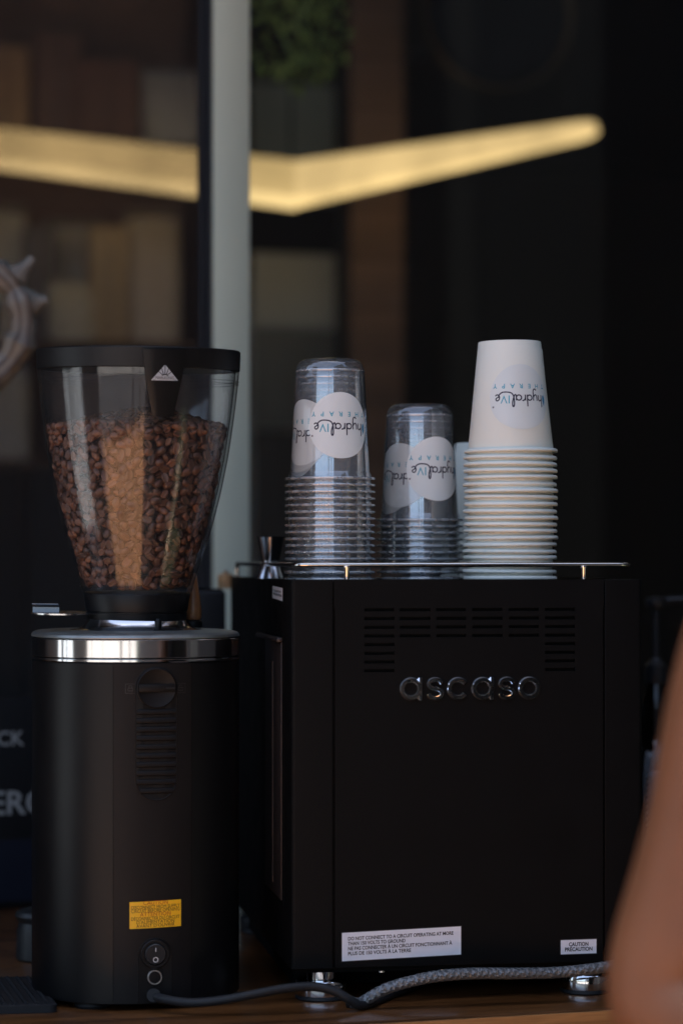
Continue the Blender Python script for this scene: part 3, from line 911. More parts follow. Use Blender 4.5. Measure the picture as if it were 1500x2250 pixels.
    rs = np.interp(ys, [a[1] for a in HP], [a[0] for a in HP])
    ker = np.array([1, 2, 3, 2, 1]) / 9.0
    rs2 = np.convolve(np.pad(rs, 2, mode='edge'), ker, 'valid')
    rs2[:2] = rs[:2]; rs2[-2:] = rs[-2:]
    outer = [(r_ * k, zs(y)) for r_, y in zip(rs2, ys)]
    inner = [(r_ - 0.0032, z) for r_, z in outer]
    low = [(122.5 * k, zs(1287)), (122 * k, zs(1289)), (123.5 * k, zs(1290)), (120.5 * k, zs(1299)), (118 * k, zs(1301.5))]
    v, f = lathe(outer + low, 96)
    v2, f2 = lathe(list(reversed(inner)) + [(inner[0][0], inner[0][1])], 96)
    bowl = link('bowl', mesh(*join([(v, f), (v2, f2)])), M_hopper, hop, angle=50)
    # moulded lines under the lid and at the foot
    for (rr, y) in ((219.2, 838), (218.6, 844), (123, 1287)):
        v, f = lathe([(rr * k - 0.0004, zs(y) - 0.0006), (rr * k + 0.0007, zs(y)), (rr * k - 0.0004, zs(y) + 0.0006)], 96)
        mo('moulded_line', v, f, M_hopper, bowl)
    # lid
    R = 222.5 * k
    zl0, zl1 = zs(816), zs(771)
    v, f = lathe([(R - 0.004, zl0 + 0.0003), (R - 0.0012, zl0), (R - 0.0003, zl0 + 0.0008), (R + 0.0002, zl1 - 0.0014), (R - 0.0008, zl1 - 0.0002), (R - 0.003, zl1), (R - 0.006, zl1 - 0.002), (0, zl1 - 0.002)], 96)
    lid = mo('lid', v, f, mat('lid_black', (0.0065, 0.0065, 0.007), 0.42, spec=0.32, bump=0.1, bscale=1200), hop)
    # clip with the maker's triangle
    zt_, zm_, zb2 = zf(761), zf(818), zf(908)
    def rclip(z):
        return np.interp(z, [zb2, zm_, zt_], [0.0925, 0.0962, 0.0972])
    def clip_pt(u, z, off):
        r_ = rclip(z) + off
        a = u / 0.097 - PI / 2
        return Vector((r_ * math.cos(a), r_ * math.sin(a), z))
    rows = []
    for t in np.linspace(0, 1, 9):
        z = zb2 + (zt_ - zb2) * t
        hwid = np.interp(t, [0, 0.62, 1.0], [0.0098, 0.0170, 0.0194])
        front = [clip_pt(-hwid + 2 * hwid * i / 8, z, 0.0036 if 0 < i < 8 else 0.0028) for i in range(9)]
        back = [clip_pt(hwid - 2 * hwid * i / 8, z, -0.001) for i in range(9)]
        rows.append(front + back)
    v, f = rings_loft(rows, True, True, True)
    clip = mo('lid_clip', v, f, M_plastic, hop)
    tag(clip, 'black lid clip with a silver triangular crown badge')
    zc = zf(829); tw, thh = 29 / SGF, 34 / SGF
    def fn(off): return lambda a, b: tuple(clip_pt(a + 0.0002, zc + b, 0.0036 + off))
    tri = [(-tw, 0.0007), (-tw + 0.0006, 0), (tw - 0.0006, 0), (tw, 0.0007), (0.0004, thh), (-0.0004, thh)]
    tp = []
    rows_n = 8
    vv, ff = [], []
    for j in range(rows_n + 1):
        y = thh * j / rows_n
        hw_ = tw * (1 - j / rows_n) + 0.0003
        for i in range(9): vv.append((-hw_ + 2 * hw_ * i / 8, y))
    for j in range(rows_n):
        for i in range(8): ff.append((j * 9 + i, j * 9 + i + 1, j * 9 + 10 + i, j * 9 + 9 + i))
    v, f = mapped([(vv, ff)], fn(0.0003)); badge = mo('badge', v, f, M_grey, clip, smooth=False)
    cy = thh * 0.40
    dark = [ribbon([(-.0030, cy - .0008), (0, cy - .0002), (.0030, cy - .0008)], .0009)]
    for xb, xt, yt in ((-.0028, -.0058, cy + .0024), (-.0014, -.0030, cy + .0050), (0, 0, cy + .0084), (.0014, .0030, cy + .0050), (.0028, .0058, cy + .0024)):
        dark.append(ribbon([(xb, cy), (xt, yt)], .0007))
    dark.append(ribbon([(-tw + .0014, .0005), (tw - .0014, .0005)], .0003))
    tv, tf = text_mesh('MAHLKÖNIG', 0.0040)
    wd = max(a[0] for a in tv) - min(a[0] for a in tv)
    dark.append(([(a[0] * 0.0165 / wd, a[1] + 0.0011) for a in tv], tf))
    v, f = mapped(dark, fn(0.0005)); mo('badge_print', v, f, M_ink, clip, smooth=False)
    # steel shutter plate pulled out to the left with an upturned tab
    inv2 = Matrix.Rotation(-GYAW - HY, 3, 'Z')
    def hl(px, py, Y):
        return inv2 @ (P(px, py, Y) - Vector((GX, GY, 0)))
    zz = zs(1347)
    # oval plate
    cpt = hl(130, 1347, GY - 0.02)
    ax = inv2 @ Vector((1, 0.0, 0)); ay = inv2 @ Vector((0, 1, 0))
    pl = []
    for lev, sc in ((-0.0007, 1.0), (0.0007, 1.0)):
        ring = []
        for i in range(40):
            a = 2 * PI * i / 40
            ring.append(cpt + ax * (0.030 * math.cos(a) * sc + 0.003) + ay * (0.028 * math.sin(a)) + Vector((0, 0, lev + 0.10 * (-0.028 * math.sin(a)) * 0)))
        pl.append(ring)
    v, f = rings_loft(pl, True, True, True)
    sh = mo('shutter_plate', v, f, M_steel, hop)
    sh.rotation_euler = (0, 0, 0)
    tab = []
    for y_, z_ in ((0.0, 0.0), (0.0015, 0.002), (0.002, 0.0050), (0.0, 0.0075), (-0.004, 0.0088), (-0.008, 0.0084), (-0.0082, 0.0078), (-0.004, 0.0080), (-0.001, 0.0066), (0.001, 0.0048), (0.0006, 0.002)):
        tab.append((y_, z_))
    rr = []
    for x_ in (-0.0245, -0.0235, -0.001, 0.0):
        rr.append([cpt + ax * x_ + ay * (y_ - 0.006) + Vector((0, 0, z_ + 0.0008)) for y_, z_ in tab])
    v, f = rings_loft(rr, True, True, True); mo('shutter_tab', v, f, mat('tab_steel', (0.17, 0.17, 0.165), 0.25, metal=1), sh)
    # slot line and small lever under the neck
    v, f = lathe([(0.0020, 0.004), (0.0034, 0.001), (0.0030, -0.006), (0.0014, -0.0085), (0, -0.009)], 16)
    o = mo('lock_lever', v, f, M_plastic, hop)
    q = hl(346, 1366, GY - 0.049); o.location = (q.x, q.y, zs(1362))
    # slight lean of the hopper towards the street
    return root, outer, k

grinder, HOP_OUT, HK = make_grinder()

# ------------------------------------------------------------------ coffee beans
def bean_mesh():
    v, f = [], []
    nu, nv = 9, 14
    L, W, T = 0.0050, 0.0039, 0.0033
    v.append((-L, 0, 0))
    for i in range(1, nu):
        a = PI * i / nu
        x = -L * math.cos(a); s = math.sin(a) ** 0.66
        for j in range(nv):
            b = 2 * PI * j / nv + PI / 2
            y = W * s * math.cos(b); z = T * s * math.sin(b)
            if z < 0: z *= 0.6
            d = abs(b - 3 * PI / 2) if b < 2 * PI else abs(b - 3 * PI / 2)
            if d < 0.1: z = T * 0.22 * s      # crease along the flat side
            v.append((x, y, z))
    v.append((L, 0, 0))
    for j in range(nv):
        f.append((0, 1 + (j + 1) % nv, 1 + j))
        f.append((len(v) - 1, 1 + (nu - 2) * nv + j, 1 + (nu - 2) * nv + (j + 1) % nv))
    for i in range(nu - 2):
        for j in range(nv):
            a = 1 + i * nv + j; b = 1 + i * nv + (j + 1) % nv
            f.append((a, b, b + nv, a + nv))
    return v, f

def make_beans():
    zz = np.array([z for r, z in HOP_OUT])[::-1]; rr = np.array([r for r, z in HOP_OUT])[::-1]
    rin = lambda z: float(np.interp(z, zz, rr)) - 0.0036
    z_lo = zs(1283)
    z_edge, z_mid = zs(938), zs(908)
    def heap(x, y):
        r = math.hypot(x, y) / 0.085
        return z_mid + (z_edge - z_mid) * r ** 1.5 + 0.003 * math.sin(40 * x + 1.0) * math.cos(33 * y)
    out = []
    def darts(gen, dmin, tries, keep):
        pts = np.zeros((0, 3)); acc = []
        for _ in range(tries):
            g = gen()
            if g is None: continue
            p, nrm, w_ = g
            if len(acc):
                if np.min(np.sum((pts[:len(acc)] - p) ** 2, axis=1)) < dmin * dmin: continue
            if len(acc) >= len(pts): pts = np.vstack([pts, np.zeros((600, 3))])
            pts[len(acc)] = p; acc.append((p, nrm, w_))
            if len(acc) >= keep: break
        return acc
    for layer, (off, dmin, tries) in enumerate(((0.0032, 0.0068, 18000), (0.0082, 0.0080, 5000), (0.0135, 0.0085, 3500))):
        def gen():
            z = z_lo + (z_edge + 0.006 - z_lo) * rng.random() ** 0.8
            r = rin(z) - off - 0.0012 * rng.random()
            if rng.random() > rin(z) / 0.09: return None
            a = rng.random() * 2 * PI
            x, y = r * math.cos(a), r * math.sin(a)
            if z > heap(x, y): return None
            sl = (rin(z + 0.004) - rin(z - 0.004)) / 0.008
            nrm = Vector((math.cos(a), math.sin(a), -sl)).normalized()
            return np.array((x, y, z)), nrm, layer
        out += darts(gen, dmin, tries, 5000)
    def gen_top():
        r = 0.084 * math.sqrt(rng.random()); a = rng.random() * 2 * PI
        x, y = r * math.cos(a), r * math.sin(a)
        z = heap(x, y) + 0.001 * rng.random()
        if r > rin(z) - 0.003: return None
        return np.array((x, y, z)), Vector((0.3 * math.cos(a), 0.3 * math.sin(a), 1)).normalized(), 3
    out += darts(gen_top, 0.0075, 5000, 900)
    def gen_top2():
        g = gen_top()
        if g is None: return None
        return g[0] - np.array((0, 0, 0.0055)), g[1], 4
    out += darts(gen_top2, 0.0082, 2500, 600)
    bv, bf = bean_mesh()
    bme = mesh(bv, bf)
    bme.materials.append(M_bean)
    for p in bme.polygons: p.use_smooth = True
    # world turn of the camera seen from the grinder: front is -Y
    def score(i):
        p, n, layer = out[i]
        if layer == 0: return -n.y * math.cos(GYAW) - n.x * math.sin(GYAW)
        if layer == 3: return 0.25 - p[1] * 2
        return -1
    order = sorted(range(len(out)), key=score, reverse=True)
    chosen = set(order[:300])
    base = Vector((GX, GY, 0))
    sv, sf = [], []
    bva = np.array(bv)
    for i, (p, n, layer) in enumerate(out):
        # flat side in or out, random tilt and spin
        z = n.copy()
        if random.random() < 0.42: z = -z
        z = (z + Vector((random.gauss(0, .24), random.gauss(0, .24), random.gauss(0, .24)))).normalized()
        x = Vector((random.gauss(0, 1), random.gauss(0, 1), random.gauss(0, 1)))
        x = (x - z * x.dot(z)).normalized()
        y = z.cross(x)
        s = random.uniform(0.88, 1.12)
        sx, sy = s * random.uniform(0.94, 1.08), s * random.uniform(0.92, 1.06)
        Mx = Matrix((x * sx, y * sy, z * s)).transposed()
        Lr = Matrix.Rotation(GYAW, 3, 'Z') @ Matrix.Rotation(HLEAN, 3, 'X')
        loc = Lr @ Vector((p[0], p[1], p[2] - 0.35)) + Vector((0, 0, 0.35)) + base
        Mx = Lr @ Mx
        if i in chosen:
            o = bpy.data.objects.new('coffee_bean', bme)
            COL.objects.link(o)
            o.matrix_world = Matrix.Translation(loc) @ Mx.to_4x4()
            tag(o, 'roasted brown coffee bean at the front of the pile inside the clear hopper', 'coffee bean', 'coffee beans at the front of the hopper')
        else:
            o0 = len(sv)
            q = bva @ np.array(Mx).T + np.array(loc)
            sv.extend(map(tuple, q)); sf.extend([tuple(a + o0 for a in fc) for fc in bf])
    o = mo('coffee_beans', sv, sf, M_bean)
    tag(o, 'mass of roasted brown coffee beans filling the rest of the hopper', 'coffee beans', None, 'stuff')
make_beans()

# ------------------------------------------------------------------ espresso machine
MT = math.radians(8.5)
MX0 = (640 - 750) / F * D
_ct, _st = math.cos(MT), math.sin(MT)
def mx(px):
    k = (px - 750) / F
    return (k * D - MX0) / (_ct - k * _st)
def mz(py, t=0.15):
    return CAMZ - (py - HZ) * (D + t * _st) / F
MW = mx(1410)
MD = 0.52
MZ0, MZ1 = mz(2131, 0.0), mz(1274, 0.0)

def make_machine():
    root = empty('espresso_machine', (MX0, 0, 0), MT, 'black box-shaped espresso machine with chrome lettering seen from the rear', 'espresso machine')
    xa, xb = mx(733), mx(1326)
    g0, g1 = 0.0008, 0.0002
    T = 0.004
    # core
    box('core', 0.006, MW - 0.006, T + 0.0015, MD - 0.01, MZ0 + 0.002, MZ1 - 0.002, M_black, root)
    box('under_shade_block', 0.012, MW - 0.012, 0.075, MD - 0.02, 0.006, MZ0 - 0.0045, M_dark, root)  # dark block added for the shade under the machine
    # corner posts with rounded outer edge, reaching round the sides
    def corner(name, x0, x1, side):
        r = 0.004
        pts = []
        if side < 0:
            pts = [(x1, 0.0), (x1, T), (x0 + T, T), (x0 + T, MD), (x0, MD)]
            pts += [(x0 + r - r * math.cos(PI / 2 * i / 6), r - r * math.sin(PI / 2 * i / 6)) for i in range(7)]
        else:
            pts = [(x0, 0.0)] + [(x1 - r + r * math.sin(PI / 2 * i / 6), r - r * math.cos(PI / 2 * i / 6)) for i in range(7)] + [(x1, MD), (x1 - T, MD), (x1 - T, T), (x0, T)]
            pts.reverse()
        n = len(pts)
        v = [(x, y, MZ0) for x, y in pts] + [(x, y, MZ1) for x, y in pts]
        f = [(i, (i + 1) % n, n + (i + 1) % n, n + i) for i in range(n)] + [tuple(reversed(range(n))), tuple(range(n, 2 * n))]
        f = [tuple(reversed(q)) for q in f]
        o = mo(name, v, f, M_black, root, angle=40)
        m = o.modifiers.new('b', 'BEVEL'); m.width = 0.0006; m.segments = 2; m.limit_method = 'ANGLE'
        return o
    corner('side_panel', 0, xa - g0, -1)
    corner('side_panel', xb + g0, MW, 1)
    # rear panel with vent slots
    cols = [(800, 866), (878, 945), (958, 1023), (1037, 1103), (1117, 1183), (1197, 1262)]
    rows = [1336, 1355, 1374, 1393, 1412, 1431, 1450, 1469]
    zrow = [(mz(r + 7), mz(r)) for r in rows]
    zstep = mz(1337)
    X = [xa + g1, xa + 0.0012] + [mx(p) for c in cols for p in c] + [xb - 0.0012, xb - g1]
    Z = [MZ0 + 0.001] + [q for z0, z1 in reversed(zrow) for q in (z0, z1)] + [MZ1]
    holes = set()
    for ri in range(8):
        zi = 1 + 2 * (7 - ri)
        for ci in range(6):
            if ri < 4 or ci in (0, 5): holes.add((2 + 2 * ci, zi))
    vid = {}; v = []; f = []
    def V(i, j):
        if (i, j) not in vid:
            vid[(i, j)] = len(v); v.append((X[i], 0.0, Z[j]))
        return vid[(i, j)]
    for i in range(len(X) - 1):
        for j in range(len(Z) - 1):
            if (i, j) in holes: continue
            if i in (0, len(X) - 2) and j < len(Z) - 2: continue
            f.append((V(i, j), V(i + 1, j), V(i + 1, j + 1), V(i, j + 1)))
    pan = mo('rear_panel', v, f, M_black, root, smooth=False)
    m = pan.modifiers.new('s', 'SOLIDIFY'); m.thickness = 0.003; m.offset = -1
    # louvre blades behind the slots: give the vents some depth
    for z0, z1 in zrow:
        me_ = box_mesh(X[2], X[-3], 0.0036, 0.0050, z0 - 0.001, z0 + 0.0006, 0.0002, 1)
        link('louvre', me_, M_dark, root)
    # top tray, slightly below the panel lip
    box('top_tray', 0.0045, MW - 0.0045, 0.0045, MD - 0.002, MZ1 - 0.012, MZ1 - 0.0016, M_black, root, 0.001)
    box('base_plate', 0.005, MW - 0.005, 0.006, MD - 0.012, MZ0 - 0.004, MZ0 + 0.0015, M_dark, root)
    # chrome letters
    lz, lh = mz(1538), mz(1488) - mz(1538)
    def glyph(name, path, closed, x0, wd=0.25):
        # swept chamfered stroke; path in units of x-height
        p = [Vector((a[0], a[1])) for a in path]
        n = len(p)
        prof = [(-.5, 0), (-.5, .35), (-.26, 1), (.26, 1), (.5, .35), (.5, 0)]
        rr = []
        for i in range(n):
            if closed: t = p[(i + 1) % n] - p[i - 1]
            else: t = p[min(i + 1, n - 1)] - p[max(i - 1, 0)]
            t.normalize(); nr = Vector((-t.y, t.x))
            rr.append([Vector((x0 + (p[i].x + nr.x * a * wd) * lh, -0.0002 - b * 0.0028, lz + (p[i].y + nr.y * a * wd) * lh)) for a, b in prof])
        if closed: rr.append(rr[0])
        v, f = rings_loft(rr, False)
        if not closed:
            n6 = len(prof); f.append(tuple(range(n6))); f.append(tuple(reversed(range((n - 1) * n6, n * n6))))
        return v, f
    w2 = 0.2
    def arc(cx, cy, r, a0, a1, n=36):
        return [(cx + r * math.cos(math.radians(a0 + (a1 - a0) * i / n)), cy + r * math.sin(math.radians(a0 + (a1 - a0) * i / n))) for i in range(n + 1)]
    ring = arc(0.5, 0.5, 0.395, 0, 360, 44)[:-1]
    S_ = [(q.x, q.y) for q in smooth_path([(x, y, 0) for x, y in [(0.70, 0.735), (0.60, 0.86), (0.42, 0.905), (0.22, 0.85), (0.135, 0.71), (0.22, 0.57), (0.42, 0.50), (0.62, 0.43), (0.705, 0.29), (0.62, 0.145), (0.42, 0.095), (0.20, 0.15), (0.115, 0.29)]], 5)]
    specs = [('a', 878), ('s', 935), ('c', 981), ('a', 1035), ('s', 1092), ('o', 1137)]
    for ch, px in specs:
        x0 = mx(px)
        parts = []
        if ch in 'ao': parts.append(glyph('l', ring, True, x0))
        if ch == 'a': parts.append(glyph('l', [(0.905, 0.0), (0.905, 0.5), (0.905, 1.0)], False, x0, 0.22))
        if ch == 'c': parts.append(glyph('l', arc(0.5, 0.5, 0.395, 38, 322), False, x0))
        if ch == 's': parts.append(glyph('l', S_, False, x0, 0.235))
        v, f = join(parts)
        bm = bmesh.new(); me_ = mesh(v, f); bm.from_mesh(me_); bmesh.ops.recalc_face_normals(bm, faces=bm.faces); bm.to_mesh(me_); bm.free()
        link('letter', me_, M_letter, root, True, 25)
    # stickers
    def sticker(name, px0, px1, pyt, pyb, rise, lines, cap, label, bold, align='LEFT', left=0, plane='rear'):
        x0, x1 = mx(px0), mx(px1)
        za, zb = mz(pyb, x0), mz(pyt, x0)
        ar = rise
        T2 = lambda u, v_, off: (x0 + u, -off, za + v_ + ar * u)
        W_, H_ = x1 - x0, zb - za
        vv = [T2(0, 0, .0004), T2(W_, 0, .0004), T2(W_, H_, .0004), T2(0, H_, .0004), T2(0, 0, .0001), T2(W_, 0, .0001), T2(W_, H_, .0001), T2(0, H_, .0001)]
        ff = [(0, 1, 2, 3), (0, 4, 5, 1), (1, 5, 6, 2), (2, 6, 7, 3), (3, 7, 4, 0)]
        # dark backing a little larger
        e = 0.0008
        bb = [T2(-e, -e, .00012), T2(W_ + e, -e, .00012), T2(W_ + e, H_ + e, .00012), T2(-e, H_ + e, .00012)]
        bk = mo(name, bb, [(0, 1, 2, 3)], M_ink, root, smooth=False)
        tag(bk, label)
        mo('label_face', vv, ff, M_label, bk, smooth=False)
        pp = []
        n = len(lines)
        px_ = 1 / (F / (D + x0 * _st))
        for i, (s_, yy) in enumerate(lines):
            tv, tf = text_mesh(s_, cap * px_ / 0.70, align, 1.0, bold)
            tv = list(tv)
            wtar = left[i] * px_ if isinstance(left, (list, tuple)) else None
            wd = max(a[0] for a in tv) - min(a[0] for a in tv)
            k_ = (wtar / wd) if wtar else 1
            xo = (13 * px_) if align == 'LEFT' else W_ / 2
            pp.append(([(a[0] * k_ + xo, a[1] + yy * px_) for a in tv], tf))
        v, f = mapped(pp, lambda a, b: T2(a, b, .0006))
        mo('print', v, f, M_ink, bk, smooth=False)
    sticker('voltage_label', 751, 1012, 2050, 2112, 0.034, [('DO NOT CONNECT TO A CIRCUIT OPERATING AT MORE', 45.0), ('THAN 150 VOLTS TO GROUND', 34.2), ('NE PAS CONNECTER À UN CIRCUIT FONCTIONNANT À', 23.2), ('PLUS DE 150 VOLTS À LA TERRE', 12.2)], 7.6,
            'white bilingual voltage warning label with a lifted corner', 0.00010, 'LEFT', [235, 128, 232, 140])
    sticker('caution_label', 1231, 1309, 2066, 2097, 0.012, [('CAUTION', 17.5), ('PRÉCAUTION', 6.5)], 8.2, 'small white caution label at the lower right', 0.00014, 'CENTER', [44, 62])
    # sticker on the left side panel
    def side_pt(px, py, off):
        # intersect the view ray with the plane x_local = 0
        k_ = (px - 750) / F
        # world: x = MX0 - t*st ; depth = D + t*ct ; x/depth = k
        t = (MX0 - k_ * D) / (k_ * _ct + _st)
        return t, CAMZ - (py - HZ) * (D + t * _ct) / F
    y0, zt = side_pt(600, 1287, 0); y1, zt1 = side_pt(622, 1292, 0)
    _, zb = side_pt(600, 1314, 0); _, zb1 = side_pt(622, 1321, 0)
    lp = lambda u, v_, off: (-off, y0 + (y1 - y0) * u, (zb + (zt - zb) * v_) * (1 - u) + (zb1 + (zt1 - zb1) * v_) * u)
    vv = [lp(0, 0, .0005), lp(1, 0, .0005), lp(1, 1, .0005), lp(0, 1, .0005)]
    sl = mo('caution_label', vv, [(0, 1, 2, 3)], M_label, root, smooth=False)
    tag(sl, 'small white caution label near the top of the side panel')
    pp = []
    for s_, yy in (('CAUTION', 0.58), ('PRÉCAUTION', 0.30)):
        tv, tf = text_mesh(s_, 1.0, 'CENTER', 1.0, 0.02)
        wd = max(a[0] for a in tv) - min(a[0] for a in tv)
        k_ = (0.70 if len(s_) < 8 else 0.86) / wd
        pp.append(([(a[0] * k_ + 0.5, a[1] * 0.24 + yy) for a in tv], tf))
    v, f = mapped(pp, lambda a, b: lp(a, b, .0007)); mo('print', v, f, M_ink, sl, smooth=False)
    # long sight strip in the side panel
    y0, zt = side_pt(586, 1402, 0); y1, zt1 = side_pt(621, 1400, 0)
    _, zb = side_pt(586, 1955, 0); _, zb1 = side_pt(621, 1965, 0)
    mst = mat('sight_strip_brown', (0.034, 0.027, 0.026), 0.45, var=0.15, vscale=40, spec=0.35)
    ylo, yhi = min(y0, y1), max(y0, y1)
    box('side_recess', -0.0003, 0.001, ylo - 0.010, yhi + 0.010, (zb + zb1) / 2 - 0.004, zt + 0.006, M_dark, root)
    st_ = box('sight_strip', -0.0016, -0.0004, ylo, yhi, (zb + zb1) / 2, zt, mst, root, 0.0004)
    box('strip_line', -0.0021, -0.0017, (ylo + yhi) / 2 - 0.001, (ylo + yhi) / 2 + 0.0006, (zb + zb1) / 2 + 0.01, zt - 0.02, mat('strip_line', (0.075, 0.063, 0.06), 0.4), st_)
    box('strip_tab', -0.006, -0.0004, ylo - 0.002, yhi + 0.045, zt, zt + 0.0045, mst, root, 0.0014)
    # small screws under the panel
    for px in (843, 975):
        v, f = tube([(mx(px), 0.012, MZ0 - 0.006), (mx(px), 0.012, MZ0 + 0.001)], 0.003, 10); mo('screw', v, f, M_steel, root)
    # feet
    for i, (fx, fy) in enumerate(((mx(708) + 0.0035, 0.030), (mx(1303), 0.030), (mx(708), MD - 0.05), (mx(1303), MD - 0.05))):
        ft = empty('foot', (fx, fy, 0)); ft.parent = root
        v, f = lathe([(0, 0), (0.0238, 0), (0.0246, 0.0012), (0.0240, 0.0036), (0, 0.0036)], 40); mo('rubber_pad', v, f, M_rubber, ft)
        v, f = lathe([(0.0232, 0.0037), (0.0236, 0.0045), (0.0240, 0.0165), (0.0232, 0.0178), (0.0150, 0.0182)], 48); mo('foot_ring', v, f, M_chrome if i < 2 else M_rubber, ft)
        v, f = lathe([(0.0136, 0.0180), (0.0136, 0.0275), (0.0134, MZ0 + 0.0005)], 40); mo('foot_stem', v, f, M_chrome if i < 2 else M_rubber, ft)
    # cup rail: tube loop on posts
    zr = mz(1241, 0.0)
    y_f, y_b, r = 0.006, MD - 0.03, 0.012
    xl, xr = 0.004, MW - 0.009
    path = [(xl, y_b, zr)]
    path += [(xl, y_f + r, zr)] + [(xl + r - r * math.cos(a), y_f + r - r * math.sin(a), zr) for a in [PI / 2 * i / 6 for i in range(1, 6)]] + [(xl + r, y_f, zr)]
    path += [(xr - r, y_f, zr)] + [(xr - r + r * math.sin(a), y_f + r - r * math.cos(a), zr) for a in [PI / 2 * i / 6 for i in range(1, 6)]] + [(xr, y_f + r, zr)]
    path += [(xr, y_b, zr)]
    # drop at the two rear ends
    path = [(xl, y_b + 0.004, MZ1 - 0.002), (xl, y_b + 0.004, zr - 0.005), (xl, y_b + 0.002, zr - 0.001)] + path + [(xr, y_b + 0.002, zr - 0.001), (xr, y_b + 0.004, zr - 0.005), (xr, y_b + 0.004, MZ1 - 0.002)]
    v, f = tube(path, 0.0022, 14); rail = mo('cup_rail', v, f, mat('rail_steel', (0.60, 0.58, 0.54), 0.16, metal=1, var=0.06), root, angle=60)
    for px in (764, 1285):
        x = mx(px)
        v, f = tube([(x, y_f, MZ1 - 0.002), (x, y_f, zr - 0.0042), (x, y_f, zr - 0.0030), (x, y_f, zr - 0.001)], [0.0024, 0.0024, 0.0031, 0.0031], 14)
        mo('rail_post', v, f, M_chrome, rail)
    return root
machine = make_machine()

def on_machine(px, yloc, z):
    """world point on the tray: screen column px at the given local depth"""
    k = (px - 750) / F
    # world x = MX0 + t ct - y st ; depth = D + t st + y ct
    t = (k * (D + yloc * _ct) - MX0 + yloc * _st) / (_ct - k * _st)
    return Vector((MX0 + t * _ct - yloc * _st, t * _st + yloc * _ct, z))

TRAY = MZ1 - 0.0014

# ------------------------------------------------------------------ cups
def logo_parts():
    """flat logo, upright, centred; unit: metres, about 0.052 wide. returns dict of colour -> parts"""
    u = 0.0041      # x-height
    out = {'navy': [], 'cyan': [], 'blue': [], 'grey': []}
    W_ = 0.22
    def st(path, x0, per=5):
        q = smooth_path([(x0 + a, b, 0) for a, b in path], per)
        pv, pf = ribbon([(p.x, p.y) for p in q], W_)
        out['navy'].append((pv, pf))
    circ = lambda cx, cy, r: [(cx + r * math.cos(t), cy + r * math.sin(t)) for t in [2 * PI * i / 14 for i in range(15)]]
    x = 0.0
    st([(0.12, 2.0), (0.02, 1.9), (0.0, 1.0), (0.0, 0.0)], x); st([(0, .55), (.2, .9), (.5, 1.0), (.72, .75), (.74, 0)], x)
    x += 1.08
    st([(0, 1), (0.02, .35), (.2, .02), (.5, .08), (.72, .4)], x); st([(.74, 1), (.74, -.5), (.55, -.95), (.25, -.95), (.08, -.75)], x)
    x += 1.08
    st(circ(.42, .5, .44), x, 2); st([(.86, 2.0), (.86, .9), (.86, 0)], x)
    x += 1.22
    st([(0, 1), (0, .5), (0, 0)], x); st([(0, .5), (.15, .85), (.42, 1.0), (.58, .95)], x)
    x += 0.72
    st(circ(.42, .5, .44), x, 2); st([(.86, 1.0), (.86, .4), (.95, .05), (1.10, .0), (1.28, .35), (1.5, 1.2), (1.5, 1.85), (1.36, 2.05), (1.22, 1.75), (1.22, .9), (1.35, .2), (1.7, -.28), (2.4, -.45), (3.2, -.42), (3.7, -.1), (3.92, .3)], x, 4)
    xe = x + 3.62
    st([(.05, .25), (.35, .42), (.66, .62), (.68, .85), (.48, 1.0), (.2, .85), (.1, .45), (.25, .08), (.58, .0), (.85, .2)], xe)
    tv, tf = text_mesh('IV', 2.0, 'LEFT', 1.05)
    out['cyan'].append(([(a[0] * 0.95 + x + 1.85, a[1] + 0.12) for a in tv], tf))
    total = xe + 0.85
    out['grey'].append(ribbon([(total + .15, 2.1), (total + .45, 2.1)], .3))
    # drop before the h
    dr = [(-.62 + .34 * math.sin(t) * (1 if math.cos(t) < 0.2 else max(0.0, 1 - (math.cos(t) - .2) / .8) ** .8), .75 - math.cos(t) * -1.0 * (1.15 if math.cos(t) > 0 else .75)) for t in [2 * PI * i / 24 for i in range(24)]]
    c = (-.62, .7)
    out['blue'].append(([c] + dr, [(0, i + 1, (i + 1) % 24 + 1) for i in range(24)]))
    # therapy
    word = 'THERAPY'
    for i, ch in enumerate(word):
        tv, tf = text_mesh(ch, 1.1, 'CENTER', 1.0, 0.02)
        out['cyan'].append(([(a[0] - 0.6 + (total + 0.7) * i / 6, a[1] - 1.85) for a in tv], tf))
    x0 = -0.96; x1 = total + .45
    cxm = (x0 + x1) / 2
    for k in out:
        out[k] = [([((a[0] - cxm) * u, (a[1] - 0.35) * u) for a in pv], pf) for pv, pf in out[k]]
    return out
LOGO = logo_parts()
_lx = [a[0] for k in LOGO for pv, pf in LOGO[k] for a in pv]
LSC = 1.0 / (max(_lx) - min(_lx))
INKS = {'navy': M_navy, 'cyan': M_cyan, 'blue': M_blue, 'grey': M_greyink}

